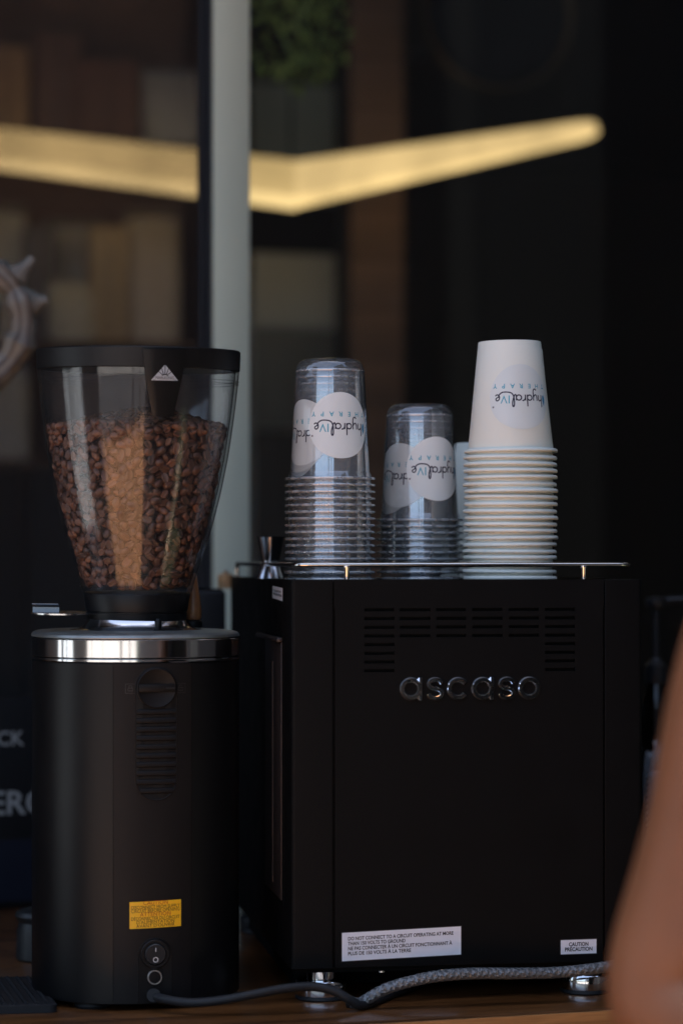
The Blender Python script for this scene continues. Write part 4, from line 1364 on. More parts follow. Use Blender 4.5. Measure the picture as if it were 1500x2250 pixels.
def sticker_meshes(rz, zc, rad, msticker, scale=1.0, tilt=0.0, off=0.00008):
    """round sticker wrapped on the cup wall facing -Y; rz(z) is the wall radius"""
    slope = (rz(zc + 0.01) - rz(zc - 0.01)) / 0.02
    ca, sa = math.cos(tilt), math.sin(tilt)
    def fn(o_):
        def g(a, b):
            a, b = a * ca - b * sa, a * sa + b * ca
            z = zc + b
            r = rz(z) + o_
            th = a / rz(zc) - PI / 2 + slope * 0
            return (r * math.cos(th), r * math.sin(th), z)
        return g
    v, f = [(0.0, 0.0)], []
    nr, ns = 16, 56
    for i in range(1, nr + 1):
        for j in range(ns):
            a = 2 * PI * j / ns
            v.append((rad * i / nr * math.cos(a), rad * i / nr * math.sin(a)))
    for j in range(ns): f.append((0, 1 + j, 1 + (j + 1) % ns))
    for i in range(nr - 1):
        for j in range(ns):
            a = 1 + i * ns + j; b = 1 + i * ns + (j + 1) % ns
            f.append((a, a + ns, b + ns, b))
    vv, ff = mapped([(v, f)], fn(off))
    ms = mesh(vv, ff); ms.materials.append(msticker)
    for p in ms.polygons: p.use_smooth = True
    # the logo is printed the right way up for an upright cup, so it stands on its head here
    pm = bpy.data.meshes.new('m')
    V, FF, MI = [], [], []
    for mi, k in enumerate(('navy', 'cyan', 'blue', 'grey')):
        parts = [([(-a[0] * scale, -a[1] * scale) for a in pv], pf) for pv, pf in LOGO[k]]
        a_, b_ = mapped(parts, fn(off + 0.00006))
        o_ = len(V); V += a_; FF += [tuple(i + o_ for i in q) for q in b_]; MI += [mi] * len(b_)
    pm.from_pydata(V, [], FF)
    for k in ('navy', 'cyan', 'blue', 'grey'): pm.materials.append(INKS[k])
    pm.polygons.foreach_set('material_index', MI)
    pm.update()
    return ms, pm

PITCH = 0.00634
ORD = ['topmost', 'second from the top', 'third from the top', 'fourth from the top', 'fifth from the top', 'sixth from the top', 'seventh from the top', 'eighth from the top', 'ninth from the top', 'tenth from the top',
       'eleventh from the top', 'twelfth from the top', 'thirteenth from the top', 'fourteenth from the top', 'fifteenth from the top', 'sixteenth from the top', 'seventeenth from the top', 'eighteenth from the top', 'nineteenth from the top', 'twentieth from the top', 'bottom']

CP = [(0.0395, 0.0004), (0.0420, 0.0000), (0.0429, 0.0008), (0.0425, 0.0019), (0.0408, 0.0021), (0.0395, 0.0021), (0.0391, 0.0026), (0.0389, 0.0060), (0.0380, 0.0068), (0.0376, 0.0080),
      (0.0360, 0.040), (0.0344, 0.075), (0.0329, 0.1010), (0.0322, 0.1055), (0.0308, 0.1095), (0.0288, 0.1122), (0.0258, 0.1140), (0.0236, 0.1144), (0.0222, 0.1138), (0.0216, 0.1122), (0.0, 0.1116)]
M_rim = clear_mat('clear_rim_plastic', (0.92, 0.96, 0.97), 0.06, 0.32, haze=0.42, power=3.0)
v, f = lathe([(0.0396, 0.0002), (0.0420, -0.0002), (0.0431, 0.0009), (0.0425, 0.0023), (0.0408, 0.0026), (0.0393, 0.0026)], 72)
rim_me = mesh(v, f); rim_me.materials.append(M_rim)
rim_me.polygons.foreach_set('use_smooth', [True] * len(rim_me.polygons))
v, f = lathe([(0.0327, 0.1022), (0.0331, 0.1030), (0.0326, 0.1040)], 72)
basering_me = mesh(v, f); basering_me.materials.append(M_rim)
basering_me.polygons.foreach_set('use_smooth', [True] * len(basering_me.polygons))
v, f = lathe(CP[5:], 128)
cup_me = mesh(v, f); cup_me.materials.append(M_cup)
cup_me.polygons.foreach_set('use_smooth', [True] * len(cup_me.polygons))
rz_clear = lambda z: float(np.interp(z, [0.008, 0.040, 0.075, 0.101], [0.0376, 0.0360, 0.0344, 0.0329]))
STK_C, PRT_C = sticker_meshes(rz_clear, 0.0505, 0.0312, M_sticker, LSC * 0.057)

def clear_stack(px, yloc, n, angs, where, group):
    # only the upper cups show a sticker
    c = on_machine(px, yloc, 0)
    for i in range(n):
        t = n - 1 - i      # index from the top
        o = bpy.data.objects.new('clear_cup', cup_me)
        COL.objects.link(o)
        o.location = (c.x + random.gauss(0, .00004), c.y + random.gauss(0, .00004), TRAY + 0.0003 + i * PITCH)
        a = angs[t] if t < len(angs) else random.uniform(-180, 180)
        o.rotation_euler = (random.gauss(0, .0004), random.gauss(0, .0004), math.radians(a))
        lab = ('topmost' if t == 0 else 'bottom' if t == n - 1 else ORD[t])
        tag(o, f'upturned clear plastic cup, {lab} in the {where}', 'cup', group)
        r = bpy.data.objects.new('rim', rim_me); COL.objects.link(r); r.parent = o
        r = bpy.data.objects.new('base_ring', basering_me); COL.objects.link(r); r.parent = o
        if t >= len(angs): continue
        s = bpy.data.objects.new('sticker', STK_C); COL.objects.link(s); s.parent = o
        p = bpy.data.objects.new('print', PRT_C); COL.objects.link(p); p.parent = s
clear_stack(725, 0.085, 16, [17, -48, -56, -66], 'tall clear stack beside the jigger', 'clear cups in the tall stack')
clear_stack(922, 0.150, 10, [27, -37, -62], 'short clear stack in the middle', 'clear cups in the short stack')

PP = [(0.0428, 0.0012), (0.0443, 0.0002), (0.0448, 0.0016), (0.0443, 0.0032), (0.0428, 0.0040), (0.0407, 0.0040)]
PW = [(0.0400, 0.0008), (0.0407, 0.0038), (0.0300, 0.1050), (0.0296, 0.1062), (0.0291, 0.1064), (0.0288, 0.1058), (0.0286, 0.0985), (0.0, 0.0985)]
v, f = lathe(PW, 72); pw_me = mesh(v, f); pw_me.materials.append(M_paper); pw_me.polygons.foreach_set('use_smooth', [True] * len(pw_me.polygons)); pw_me.set_sharp_from_angle(angle=0.6)
v, f = lathe(PP, 72); pr_me = mesh(v, f); pr_me.materials.append(M_paper); pr_me.polygons.foreach_set('use_smooth', [True] * len(pr_me.polygons))
rz_paper = lambda z: float(np.interp(z, [0.0038, 0.105], [0.0407, 0.0300]))
STK_P, PRT_P = sticker_meshes(rz_paper, 0.0520, 0.0310, M_stickerP, LSC * 0.0555, off=0.0004)

def paper_stack(px, yloc, n, ang, where, group):
    c = on_machine(px, yloc, 0)
    for i in range(n):
        t = n - 1 - i
        o = bpy.data.objects.new('paper_cup', pw_me); COL.objects.link(o)
        o.location = (c.x + random.gauss(0, .0006), c.y + random.gauss(0, .0006), TRAY + 0.0005 + i * 0.00636 + random.uniform(-.0004, .0004))
        o.rotation_euler = (random.gauss(0, .005), random.gauss(0, .005), math.radians(ang if t == 0 else random.uniform(0, 360)))
        lab = ('topmost' if t == 0 else 'bottom' if t == n - 1 else ORD[t])
        tag(o, f'upturned white paper cup, {lab} in the {where}', 'cup', group)
        r = bpy.data.objects.new('rim', pr_me); COL.objects.link(r); r.parent = o
        if t == 0:
            s = bpy.data.objects.new('sticker', STK_P); COL.objects.link(s); s.parent = o
            p = bpy.data.objects.new('print', PRT_P); COL.objects.link(p); p.parent = s
paper_stack(1120, 0.075, 20, 14, 'tall paper stack at the right', 'paper cups in the tall stack')
paper_stack(1064, 0.245, 6, 120, 'short paper stack hidden behind', 'paper cups in the short stack')

# jigger
def jigger():
    c = on_machine(594, 0.215, TRAY + 0.0002)
    root = empty('jigger', c, 0, 'small steel hourglass jigger standing left of the clear cups', 'jigger')
    h = 0.0425
    v, f = lathe([(0, 0.001), (0.0142, 0.0), (0.0146, 0.0008), (0.0105, 0.0155), (0.0078, 0.0178)], 48); mo('lower_cup', v, f, M_steel, root)
    v, f = lathe([(0.0078, 0.0178), (0.0092, 0.0195), (0.0140, h - 0.001), (0.0146, h), (0.0137, h), (0.0088, 0.021), (0, 0.0205)], 48); mo('upper_cup', v, f, M_steel, root)
jigger()

# ------------------------------------------------------------------ braided hose
def hose():
    pts = [P(772, 2209, -0.020), P(790, 2205, -0.026), P(815, 2190, -0.028), P(850, 2172, -0.028), P(900, 2157, -0.026), P(960, 2145, -0.022), P(1040, 2139, -0.014), P(1130, 2139, -0.004),
           P(1220, 2137, 0.008), P(1300, 2129, 0.016), P(1370, 2118, 0.030), P(1430, 2112, 0.06), P(1470, 2135, 0.14)]
    R = 0.0048
    for q in pts[:2]: q.z = max(q.z, R + 0.0004)
    path = smooth_path(pts, 10)
    root = empty('braided_hose', pts[0], 0, 'steel-braided water hose lying in front of the machine feet', 'hose')
    path = [p - root.location for p in path]
    v, f = tube(path, R * 0.86, 14); mo('inner_tube', v, f, M_rubber, root)
    # resample and weave
    L = [0]
    for a, b in zip(path[:-1], path[1:]): L.append(L[-1] + (b - a).length)
    n = int(L[-1] / 0.0009)
    ds = np.linspace(0, L[-1], n)
    A = np.array([tuple(p) for p in path])
    q = [Vector((np.interp(d, L, A[:, 0]), np.interp(d, L, A[:, 1]), np.interp(d, L, A[:, 2]))) for d in ds]
    fr = frames(q)
    parts = []
    NS = 9
    for sgn in (1, -1):
        for k in range(NS):
            rings = []
            for i, d in enumerate(ds):
                t, nn, bb = fr[i]
                ph = sgn * 2 * PI * d / 0.026 + 2 * PI * k / NS
                rr = R + 0.00045 * math.sin(ph * 0 + 2 * PI * d / 0.026 * NS + (0 if sgn > 0 else PI) + k * PI)
                e = nn * math.cos(ph) + bb * math.sin(ph)
                side = t.cross(e)
                dirw = (t * math.cos(0.95) - side * sgn * math.sin(0.95) * -1)
                wv = e.cross(dirw).normalized() * 0.0010
                p = q[i] + e * rr
                rings.append([p - wv, p + e * 0.0003, p + wv])
            parts.append(rings_loft(rings, False))
    v, f = join(parts)
    o = mo('braid', v, f, mat('braid_steel', (0.17, 0.18, 0.19), 0.45, metal=0.7, var=0.3, vscale=900), root)
    tag(o, kind='stuff')
    v, f = tube([path[0] + Vector((-0.004, 0.0005, 0)), path[2]], R * 1.05, 14); mo('ferrule', v, f, M_rubber, root)
hose()

# ------------------------------------------------------------------ small things on the table
def brush():
    # wooden knob tool standing on the grinder's top plate behind the neck
    z0 = zs(1386) + 0.0016
    c = P(424, 1370, 0.115)
    root = empty('tamper', (c.x, c.y, z0), 0, 'small orange-brown wooden tamper handle behind the hopper neck', 'tamper')
    v, f = lathe([(0, 0), (0.0085, 0), (0.0092, 0.0012), (0.0090, 0.0058), (0.0070, 0.0075), (0, 0.0075)], 28); mo('base', v, f, M_plastic, root)
    v, f = lathe([(0.0066, 0.0075), (0.0082, 0.010), (0.0083, 0.016), (0.0070, 0.028), (0.0052, 0.040), (0.0040, 0.049), (0.0025, 0.052), (0, 0.0525)], 28)
    mo('handle', v, f, M_handle, root)
brush()

def knock_box():
    a, b = P(421, 1297, 0.50), P(499, 1297, 0.50)
    root = empty('knock_box', ((a.x + b.x) / 2, 0.50, 0), TH, 'tall matte black box behind the grinder and beside the machine', 'box')
    hw = (b.x - a.x) / 2
    H = a.z
    mk = mat('box_black', (0.014, 0.015, 0.017), 0.4, spec=0.4)
    me_ = box_mesh(-hw - 0.02, hw, 0, 0.075, 0, H, 0.004, 3); link('shell', me_, mk, root)
    box('inner_lip', -hw - 0.016, hw - 0.004, 0.004, 0.071, H, H + 0.0015, M_dark, root)
    # wooden pot scrubber / tamper lying on it
    c = P(495, 1297, 0.52)
    r2 = empty('wooden_scrubber', (c.x, c.y + 0.012, H + 0.0016), 0, 'ridged tan wooden scrubber on the black box', 'scrubber')
    prof = [(0, 0), (0.0085, 0)]
    for i in range(5):
        z = 0.0002 + 0.003 * i
        prof += [(0.0085, z), (0.0100 - 0.0005 * abs(i - 2), z + 0.0012), (0.0085, z + 0.0028)]
    prof += [(0.006, 0.0165), (0, 0.017)]
    v, f = lathe(prof, 28)
    mo('ridged_body', v, f, mat('tan_wood', (0.34, 0.20, 0.09), 0.6, var=0.3, vscale=200), r2)
    v, f = lathe([(0, 0.0170), (0.0022, 0.0170), (0.0026, 0.0185), (0.0018, 0.0200), (0, 0.0204)], 16); mo('top_knob', v, f, M_handle, r2)
knock_box()

def rubber_mat():
    # bar mat with ribs at the lower left
    c = P(132, 2233, -0.03)
    root = empty('bar_mat', (0, 0, 0), 0, 'ribbed black rubber bar mat at the lower left corner of the table', 'bar mat')
    # far right corner ~ (75, 2160), near right corner ~ (130, 2232); runs out of frame to the left
    def tp(px, py):
        d = CAMZ * F / (py - HZ)
        return Vector(((px - 750) * d / F, d - D, 0))
    nr, fr_ = tp(128, 2226), tp(78, 2163)
    e1 = (fr_ - nr); L1 = e1.length; e1.normalize()
    e2 = Vector((-1, -0.12, 0)).normalized()
    L2 = 0.16
    root.location = nr
    # local polygon with rounded corners
    def corner(p, a, b, r=0.008, n=5):
        out = []
        for i in range(n + 1):
            t = i / n
            out.append((p + a * r) * (1 - t) ** 2 + p * 2 * t * (1 - t) + (p + b * r) * t ** 2)
        return out
    p0, p1, p2, p3 = Vector((0, 0, 0)), e1 * L1, e1 * L1 + e2 * L2, e2 * L2
    poly = corner(p0, e2, e1) + corner(p1, -e1, e2) + corner(p2, -e2, -e1) + corner(p3, e1, -e2)
    cen = (p0 + p2) / 2
    r0 = [p + Vector((0, 0, 0.0003)) for p in poly]; r1 = [p + Vector((0, 0, 0.007)) for p in poly]
    r2 = [cen + (p - cen) * 0.97 + Vector((0, 0, 0.0082)) for p in poly]; r3 = [cen + (p - cen) * 0.93 + Vector((0, 0, 0.0072)) for p in poly]
    v, f = rings_loft([r0, r1, r2, r3], True, True, True); mo('mat_body', v, f, M_rubber, root)
    nrib = 16
    for i in range(nrib):
        s = 0.008 + (L2 - 0.016) * i / (nrib - 1)
        a = e2 * s + e1 * 0.006 + Vector((0, 0, 0.0076)); b = e2 * s + e1 * (L1 - 0.006) + Vector((0, 0, 0.0076))
        v, f = tube([a, b], 0.0022, 6); mo('rib', v, f, M_rubber, root)
rubber_mat()

def dark_jug():
    c = P(95, 2140, 0.27)
    c.z = 0
    root = empty('milk_jug', (c.x, c.y, 0), 0, 'black jug with a spout lip half hidden behind the grinder', 'jug')
    mk = mat('jug_black', (0.016, 0.018, 0.019), 0.4, spec=0.45)
    v, f = lathe([(0, 0), (0.026, 0), (0.0275, 0.002), (0.0265, 0.03), (0.0245, 0.038), (0.0255, 0.0395), (0.0285, 0.0450), (0.0270, 0.0490), (0.012, 0.0540), (0, 0.055)], 40)
    mo('jug_body', v, f, mk, root)
    v, f = tube(smooth_path([(0.020, 0, 0.046), (0.040, 0, 0.044), (0.046, 0, 0.028), (0.040, 0, 0.010), (0.025, 0, 0.008)], 6), 0.003, 10); mo('handle', v, f, mk, root)
    v, f = tube([(0, 0, 0.054), (0, 0, 0.059)], [0.005, 0.004], 12); mo('lid_knob', v, f, mk, root)
dark_jug()

def sign():
    Y = 0.66
    a = P(40, 1985, Y)
    root = empty('menu_board', (a.x, Y, 0), TH, 'black menu board with grey lettering behind the grinder at left', 'sign')
    S = (D + Y) / F
    top = P(40, 1530, Y).z
    mb = mat('board_black', (0.0055, 0.0055, 0.0065), 0.6, var=0.2, vscale=6, spec=0.2)
    box('board', -0.20, 0.075, 0, 0.012, 0.0005, top, mb, root, 0.002)
    box('foot_bar', -0.20, 0.075, -0.012, 0.05, 0.0004, 0.010, mb, root, 0.002) if False else None
    # navy band near the foot
    box('navy_band', -0.198, 0.073, -0.0012, -0.0004, 0.008, P(40, 1845, Y).z, mat('navy_band', (0.004, 0.006, 0.014), 0.6, spec=0.2), root)
    box('easel_leg', -0.08, -0.06, 0.0125, 0.07, 0.0005, 0.012, mb, root)
    ml = mat('board_letter', (0.24, 0.24, 0.235), 0.6)
    for s_, pxr, py, cap in (('CK', 52, 1637, 31), ('ERO', 112, 1788, 51)):
        tv, tf = text_mesh(s_, cap * S / 0.70, 'RIGHT', 1.0, 0.0006 if cap > 40 else 0.0003)
        xr = (P(pxr, py, Y).x - a.x) / math.cos(TH)
        zz = P(pxr, py, Y).z
        mo('lettering', [(p[0] + xr, -0.0006, p[1] + zz) for p in tv], tf, ml, root, smooth=False)
sign()

def ornament():
    # pale spiny curled shell on a stand just outside the left edge
    Y = 0.64
    c = P(-62, 690, Y)
    S = (D + Y) / F
    root = empty('shell_ornament', (c.x, c.y, 0), 0, 'pale spiny curled shell ornament at the left edge above the grinder', 'ornament')
    z0 = c.z
    msh = mat('shell_pale', (0.19, 0.175, 0.15), 0.5, var=0.6, vscale=40, bump=0.5, bscale=120)
    mrib = mat('shell_ridge', (0.10, 0.08, 0.07), 0.5, var=0.4, vscale=60)
    R0 = 132 * S
    path, rad = [], []
    turns = 2.3
    n = 90
    for i in range(n + 1):
        t = i / n
        th = math.radians(-75) + 2 * PI * turns * t
        r = R0 * math.exp(-1.15 * t * turns / 1.6)
        path.append(Vector((r * math.cos(th), -0.02 * t * 2, z0 + r * math.sin(th) * 1.08)))
        rad.append(max(0.002, r * (0.28 + 0.05 * math.sin(9 * th) + 0.03 * math.sin(23 * th))))
    v, f = tube(path, rad, 16); mo('whorl', v, f, msh, root)
    # ridges along the whorl
    for off in (0.55, -0.1):
        rp = [p + Vector((0, -r_ * math.cos(off) * 0.96, 0)) + Vector((p.x, 0, p.z - z0)).normalized() * r_ * math.sin(off) for p, r_ in zip(path, rad)]
        v, f = tube(rp[:70], [max(0.001, r_ * 0.13) for r_ in rad[:70]], 8); mo('ridge', v, f, mrib, root)
    for deg, ln in ((-40, 10), (12, 30), (44, 52), (80, 22), (118, 40), (160, 26)):
        a = math.radians(deg)
        i = int(((a - math.radians(-75)) % (2 * PI)) / (2 * PI * turns) * n)
        p = path[i]; d = Vector((math.cos(a), -0.1, math.sin(a) * 1.08)).normalized()
        b = p + d * rad[i] * 0.8
        v, f = tube([b, b + d * ln * S * 0.5, b + d * ln * S], [0.017, 0.0085, 0.0055], 10); mo('spine', v, f, msh, root)
    lowz = min(p.z - r_ for p, r_ in zip(path, rad))
    lx = path[0].x
    v, f = tube([(-0.02, 0.0, 0.008), (-0.02, 0.0, z0 - R0 * 0.9)], 0.005, 12); mo('stand_rod', v, f, M_gasket, root)
    v, f = lathe([(0, 0.0003), (0.05, 0.0003), (0.05, 0.006), (0.045, 0.009), (0, 0.009)], 32); o = mo('stand_base', v, f, M_gasket, root); o.location = (-0.02, 0, 0)
ornament()

# ------------------------------------------------------------------ right of the machine
def pump_bottle():
    Y = 0.55
    c = P(1440, 1400, Y)
    S = (D + Y) / F
    root = empty('pump_bottle', (c.x, Y, 0), 0, 'dark syrup bottle with black pump top right of the machine', 'bottle')
    z = lambda py: P(1440, py, Y).z
    mk = mat('pump_black', (0.014, 0.014, 0.015), 0.35, spec=0.45)
    r = 34 * S
    v, f = lathe([(0, 0.0004), (r * 0.95, 0.0004), (r, 0.006), (r, z(1560)), (r * 0.9, z(1530)), (r * 0.62, z(1508)), (r * 0.6, z(1498))], 40); mo('bottle_glass', v, f, M_bottle, root)
    v, f = lathe([(0, 0.004), (r * 0.9, 0.004), (r * 0.92, 0.05), (r * 0.92, z(1700)), (0, z(1700))], 32); mo('syrup', v, f, mat('syrup_dark', (0.02, 0.010, 0.006), 0.2), root)
    v, f = lathe([(0, z(1500)), (r * 0.72, z(1500)), (r * 0.74, z(1496)), (r * 0.72, z(1462)), (r * 0.5, z(1458)), (r * 0.3, z(1446)), (0, z(1446))], 32); mo('cap', v, f, mk, root)
    v, f = tube([(0, 0, z(1450)), (0, 0, z(1335))], 7 * S, 14); mo('stem', v, f, mk, root)
    v, f = tube([(0, 0, z(1500)), (0, 0, 0.02)], 4 * S, 10); mo('dip_tube', v, f, mat('dip_grey', (0.25, 0.25, 0.25), 0.4), root)
    v, f = lathe([(0, z(1338)), (r * 0.55, z(1336)), (r * 0.7, z(1326)), (r * 0.66, z(1314)), (0, z(1310))], 28); mo('pump_head', v, f, mk, root)
    v, f = tube(smooth_path([(0, 0, z(1322)), (0.03, 0.004, z(1318)), (0.05, 0.006, z(1328)), (0.054, 0.006, z(1350))], 6), 0.005, 12); mo('spout', v, f, mk, root)
pump_bottle()

def bag():
    Y = 0.36
    c = P(1452, 1700, Y)
    S = (D + Y) / F
    root = empty('plastic_sleeve', (c.x, Y, 0), 0, 'crinkled pale blue plastic sleeve beside the machine right edge', 'plastic sleeve')
    H = P(1440, 1668, Y).z
    rings = []
    n = 36
    for t in np.linspace(0, 1, 14):
        r = 41 * S * (1 - 0.12 * t)
        ring = []
        for i in range(n):
            a = 2 * PI * i / n
            rr = r * (1 + 0.06 * math.sin(5 * a + 6 * t) + 0.05 * math.sin(11 * a - 9 * t) * t)
            ring.append(Vector((rr * math.cos(a), rr * math.sin(a), 0.0006 + H * t)))
        rings.append(ring)
    for k, (sc, dz) in enumerate(((0.8, 0.006), (0.45, 0.004), (0.35, 0.012), (0.5, 0.018))):
        rings.append([Vector((p.x * sc * (1 + 0.15 * math.sin(4 * i)), p.y * sc, H + dz + 0.003 * math.sin(i * 1.7))) for i, p in enumerate(rings[13])])
    v, f = rings_loft(rings, True, True, False); mo('film', v, f, M_bag, root)
    # stacked lids inside
    v, f = lathe([(0, 0), (38 * S, 0), (39 * S, 0.001), (37 * S, 0.003), (30 * S, 0.006), (0, 0.006)], 32)
    lm = mesh(v, f); lm.materials.append(mat('pale_lid', (0.45, 0.52, 0.58), 0.4))
    k = 0
    while 0.002 + k * 0.0065 < H * 0.92:
        o = link('lid', lm, None, root); o.location = (0, 0, 0.002 + k * 0.0065); o.scale = (0.82, 0.82, 1); k += 1
bag()

# ------------------------------------------------------------------ person at the right, hand on hip
def person():
    Y = -0.75
    root = empty('person', (0.46, Y, FLOOR), 0, 'person with a bare brown arm and bent elbow at right foreground', 'person')
    base = Vector((0.46, Y, FLOOR))
    def rel(p): return Vector(p) - base
    def ap(px, py, y=Y):
        return rel(P(px, py, y))
    sh = ap(1694, 1280, Y + 0.01)
    arm = [(sh, 0.056), (ap(1669, 1390), 0.050), (ap(1648, 1490), 0.0515), (ap(1624, 1600), 0.0525), (ap(1603, 1700), 0.0505), (ap(1582, 1800), 0.0488), (ap(1561, 1900), 0.0505), (ap(1540, 2000), 0.0525), (ap(1512, 2120), 0.0560), (ap(1486, 2250), 0.0575),
           (rel((0.275, Y - 0.075, 0.112)), 0.047), (rel((0.340, Y - 0.125, 0.114)), 0.040), (rel((0.400, Y - 0.150, 0.118)), 0.031), (rel((0.425, Y - 0.155, 0.120)), 0.027)]
    def skin_obj(name, chains, mm, parent, sub=2):
        """chains: lists of (point, radius); a chain may start with the index of a vertex already made"""
        vs, es, rs = [], [], []
        for ch in chains:
            prev = None
            for it in ch:
                if isinstance(it, int): prev = it; continue
                p, r = it
                vs.append(tuple(p)); rs.append(r if isinstance(r, tuple) else (r, r))
                if prev is not None: es.append((prev, len(vs) - 1))
                prev = len(vs) - 1
        me_ = bpy.data.meshes.new('m'); me_.from_pydata(vs, es, [])
        me_.materials.append(mm)
        o = bpy.data.objects.new(name, me_); COL.objects.link(o); o.parent = parent
        m = o.modifiers.new('skin', 'SKIN')
        m.use_smooth_shade = True
        for d, r in zip(me_.skin_vertices[0].data, rs): d.radius = r
        me_.skin_vertices[0].data[0].use_root = True
        s = o.modifiers.new('sub', 'SUBSURF'); s.levels = sub; s.render_levels = sub
        return o
    hx = 0.0
    pel = Vector((0, 0, 0.90))
    torso = [(pel, (0.145, 0.10)), (Vector((0, 0, 1.02)), (0.125, 0.09)), (Vector((0, 0, 1.15)), (0.135, 0.095)), (Vector((0, 0, 1.27)), (0.130, 0.09)), (Vector((0, 0.005, 1.345)), (0.075, 0.065)), (Vector((0, 0.0, 1.40)), 0.050), (Vector((0, -0.01, 1.445)), 0.052),
             (Vector((0, -0.02, 1.50)), (0.072, 0.088)), (Vector((0, -0.02, 1.57)), (0.076, 0.095)), (Vector((0, -0.015, 1.63)), (0.052, 0.065))]
    # indices: 0..9 torso
    mir = [(Vector((0.19, 0.01, 1.30)), 0.055), (Vector((0.225, 0.02, 1.16)), 0.047), (Vector((0.235, 0.03, 1.02)), 0.040), (Vector((0.235, -0.01, 0.90)), 0.034), (Vector((0.232, -0.05, 0.79)), 0.026)]
    legl = [(Vector((-0.09, 0, 0.80)), 0.088), (Vector((-0.10, 0, 0.62)), 0.075), (Vector((-0.10, -0.01, 0.47)), 0.056), (Vector((-0.10, 0.01, 0.30)), 0.055), (Vector((-0.10, 0.02, 0.09)), 0.036), (Vector((-0.10, -0.03, 0.035)), (0.036, 0.03)), (Vector((-0.10, -0.13, 0.022)), (0.036, 0.02))]
    legr = [(Vector((-p.x, p.y, p.z)), r) for p, r in legl]
    # hand: palm + five fingers resting on the hip
    wrist_i = 10 + len(arm) - 1
    chains = [torso, [3] + arm, [3] + mir, [0] + legl, [0] + legr]
    body = skin_obj('body', chains, M_skin, root)
    def hand(w, fwd, side, nrm, name='hand'):
        """palm and five separate fingers as one continuous skin"""
        ch = [[(w, 0.024), (w + fwd * 0.03, (0.034, 0.018)), (w + fwd * 0.075, (0.038, 0.015))]]
        for k, (o_, l) in enumerate(((-0.028, 0.068), (-0.010, 0.078), (0.009, 0.072), (0.027, 0.056))):
            b = w + fwd * 0.082 + side * o_
            ch.append([2, (b, 0.0092), (b + fwd * l * 0.45 + nrm * 0.006, 0.0085), (b + fwd * l * 0.75 + nrm * 0.020, 0.0078), (b + fwd * l * 0.92 + nrm * 0.034, 0.0068)])
        b = w + fwd * 0.03 - side * 0.030
        ch.append([1, (b, 0.0115), (b + fwd * 0.026 - side * 0.022 + nrm * 0.008, 0.0100), (b + fwd * 0.052 - side * 0.030 + nrm * 0.016, 0.0082)])
        return skin_obj(name, ch, M_skin, body)
    hand(arm[-1][0], Vector((1, -0.05, 0.08)).normalized(), Vector((0, 0.1, -1)).normalized(), Vector((0.0, 1, 0.1)).normalized())
    hand(mir[-1][0], Vector((0, -0.1, -1)).normalized(), Vector((0, 1, 0)), Vector((-1, 0, 0)))
    # face
    hd = Vector((0, -0.02, 1.545))
    for sx in (-1, 1):
        v, f = lathe([(0, -0.011), (0.008, -0.008), (0.011, 0), (0.008, 0.008), (0, 0.011)], 14)
        o = mo('eye', v, f, mat('eye_white', (0.7, 0.68, 0.65), 0.3), body); o.location = hd + Vector((0.03 * sx, -0.083, 0.005))
        v, f = lathe([(0, -0.001), (0.0048, -0.001), (0.0048, 0.0008), (0, 0.0014)], 14)
        o = mo('iris', v, f, mat('iris_dark', (0.02, 0.012, 0.008), 0.2), body); o.location = hd + Vector((0.03 * sx, -0.0942, 0.005)); o.rotation_euler = (PI / 2, 0, 0)
        v, f = lathe([(0, -0.026), (0.008, -0.022), (0.012, 0.0), (0.010, 0.018), (0, 0.024)], 12)
        o = mo('ear', v, f, M_skin, body); o.location = hd + Vector((0.080 * sx, 0.005, 0.0)); o.scale = (0.5, 1.2, 1.1)
    v, f = tube([hd + Vector((0, -0.085, 0.015)), hd + Vector((0, -0.098, -0.010)), hd + Vector((0, -0.104, -0.026)), hd + Vector((0, -0.088, -0.034))], [0.006, 0.009, 0.013, 0.006], 12); mo('nose', v, f, M_skin, body)
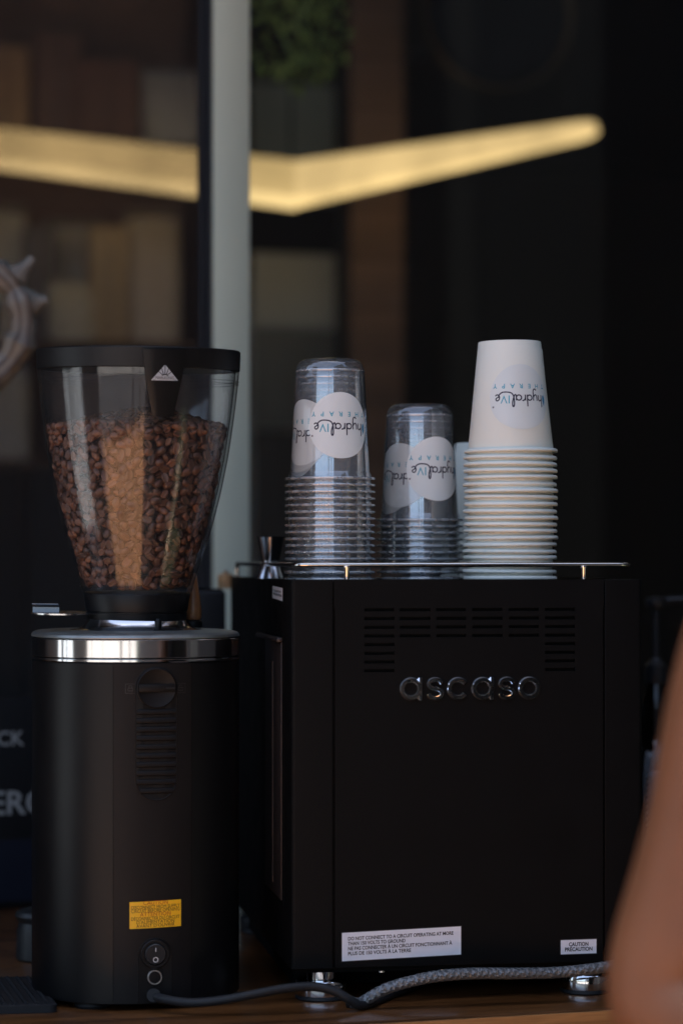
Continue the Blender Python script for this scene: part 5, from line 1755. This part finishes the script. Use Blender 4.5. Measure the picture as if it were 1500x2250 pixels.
    v, f = tube([hd + Vector((-0.024, -0.078, -0.056)), hd + Vector((0, -0.090, -0.054)), hd + Vector((0.024, -0.078, -0.056))], [0.003, 0.007, 0.003], 10); mo('mouth', v, f, mat('lip', (0.30, 0.11, 0.09), 0.4), body)
    # hair, shirt, trousers
    mh = mat('hair_dark', (0.018, 0.012, 0.010), 0.45, bump=0.6, bscale=160, stretch=(1, 1, 0.2))
    skin_obj('hair', [[(hd + Vector((0, 0.030, -0.05)), (0.070, 0.06)), (hd + Vector((0, 0.036, 0.02)), (0.086, 0.075)), (hd + Vector((0, 0.020, 0.075)), (0.082, 0.088)), (hd + Vector((0, 0.0, 0.112)), (0.05, 0.06))]], mh, root)
    ms = mat('shirt_black', (0.02, 0.02, 0.022), 0.85, bump=0.4, bscale=300)
    sleeve = [(arm[0][0], 0.066), (arm[0][0] + (arm[1][0] - arm[0][0]) * 0.75, 0.062)]
    skin_obj('shirt', [[(Vector((0, 0, 0.88)), (0.185, 0.140)), (Vector((0, 0, 1.02)), (0.170, 0.132)), (Vector((0, 0, 1.15)), (0.178, 0.136)), (Vector((0, 0, 1.27)), (0.172, 0.128)), (Vector((0, 0.005, 1.345)), (0.105, 0.092))],
                       [3] + sleeve, [3, (Vector((0.19, 0.01, 1.30)), 0.064), (Vector((0.215, 0.015, 1.20)), 0.060)]], ms, root)
    mt = mat('trousers_navy', (0.02, 0.025, 0.04), 0.85, bump=0.4, bscale=300)
    skin_obj('trousers', [[(Vector((0, 0, 0.97)), (0.150, 0.115)), (Vector((0, 0, 0.86)), (0.172, 0.130))]] + [[1] + [(p, r + 0.012) for p, r in lg[:4]] + [(lg[4][0] + Vector((0, 0, 0.03)), 0.052)] for lg in (legl, legr)], mt, root)
    for sx in (-1, 1):
        skin_obj('shoe', [[(Vector((0.10 * sx, 0.045, 0.045)), (0.04, 0.045)), (Vector((0.10 * sx, -0.03, 0.042)), (0.044, 0.042)), (Vector((0.10 * sx, -0.15, 0.030)), (0.046, 0.030))]], M_rubber, root)
person()
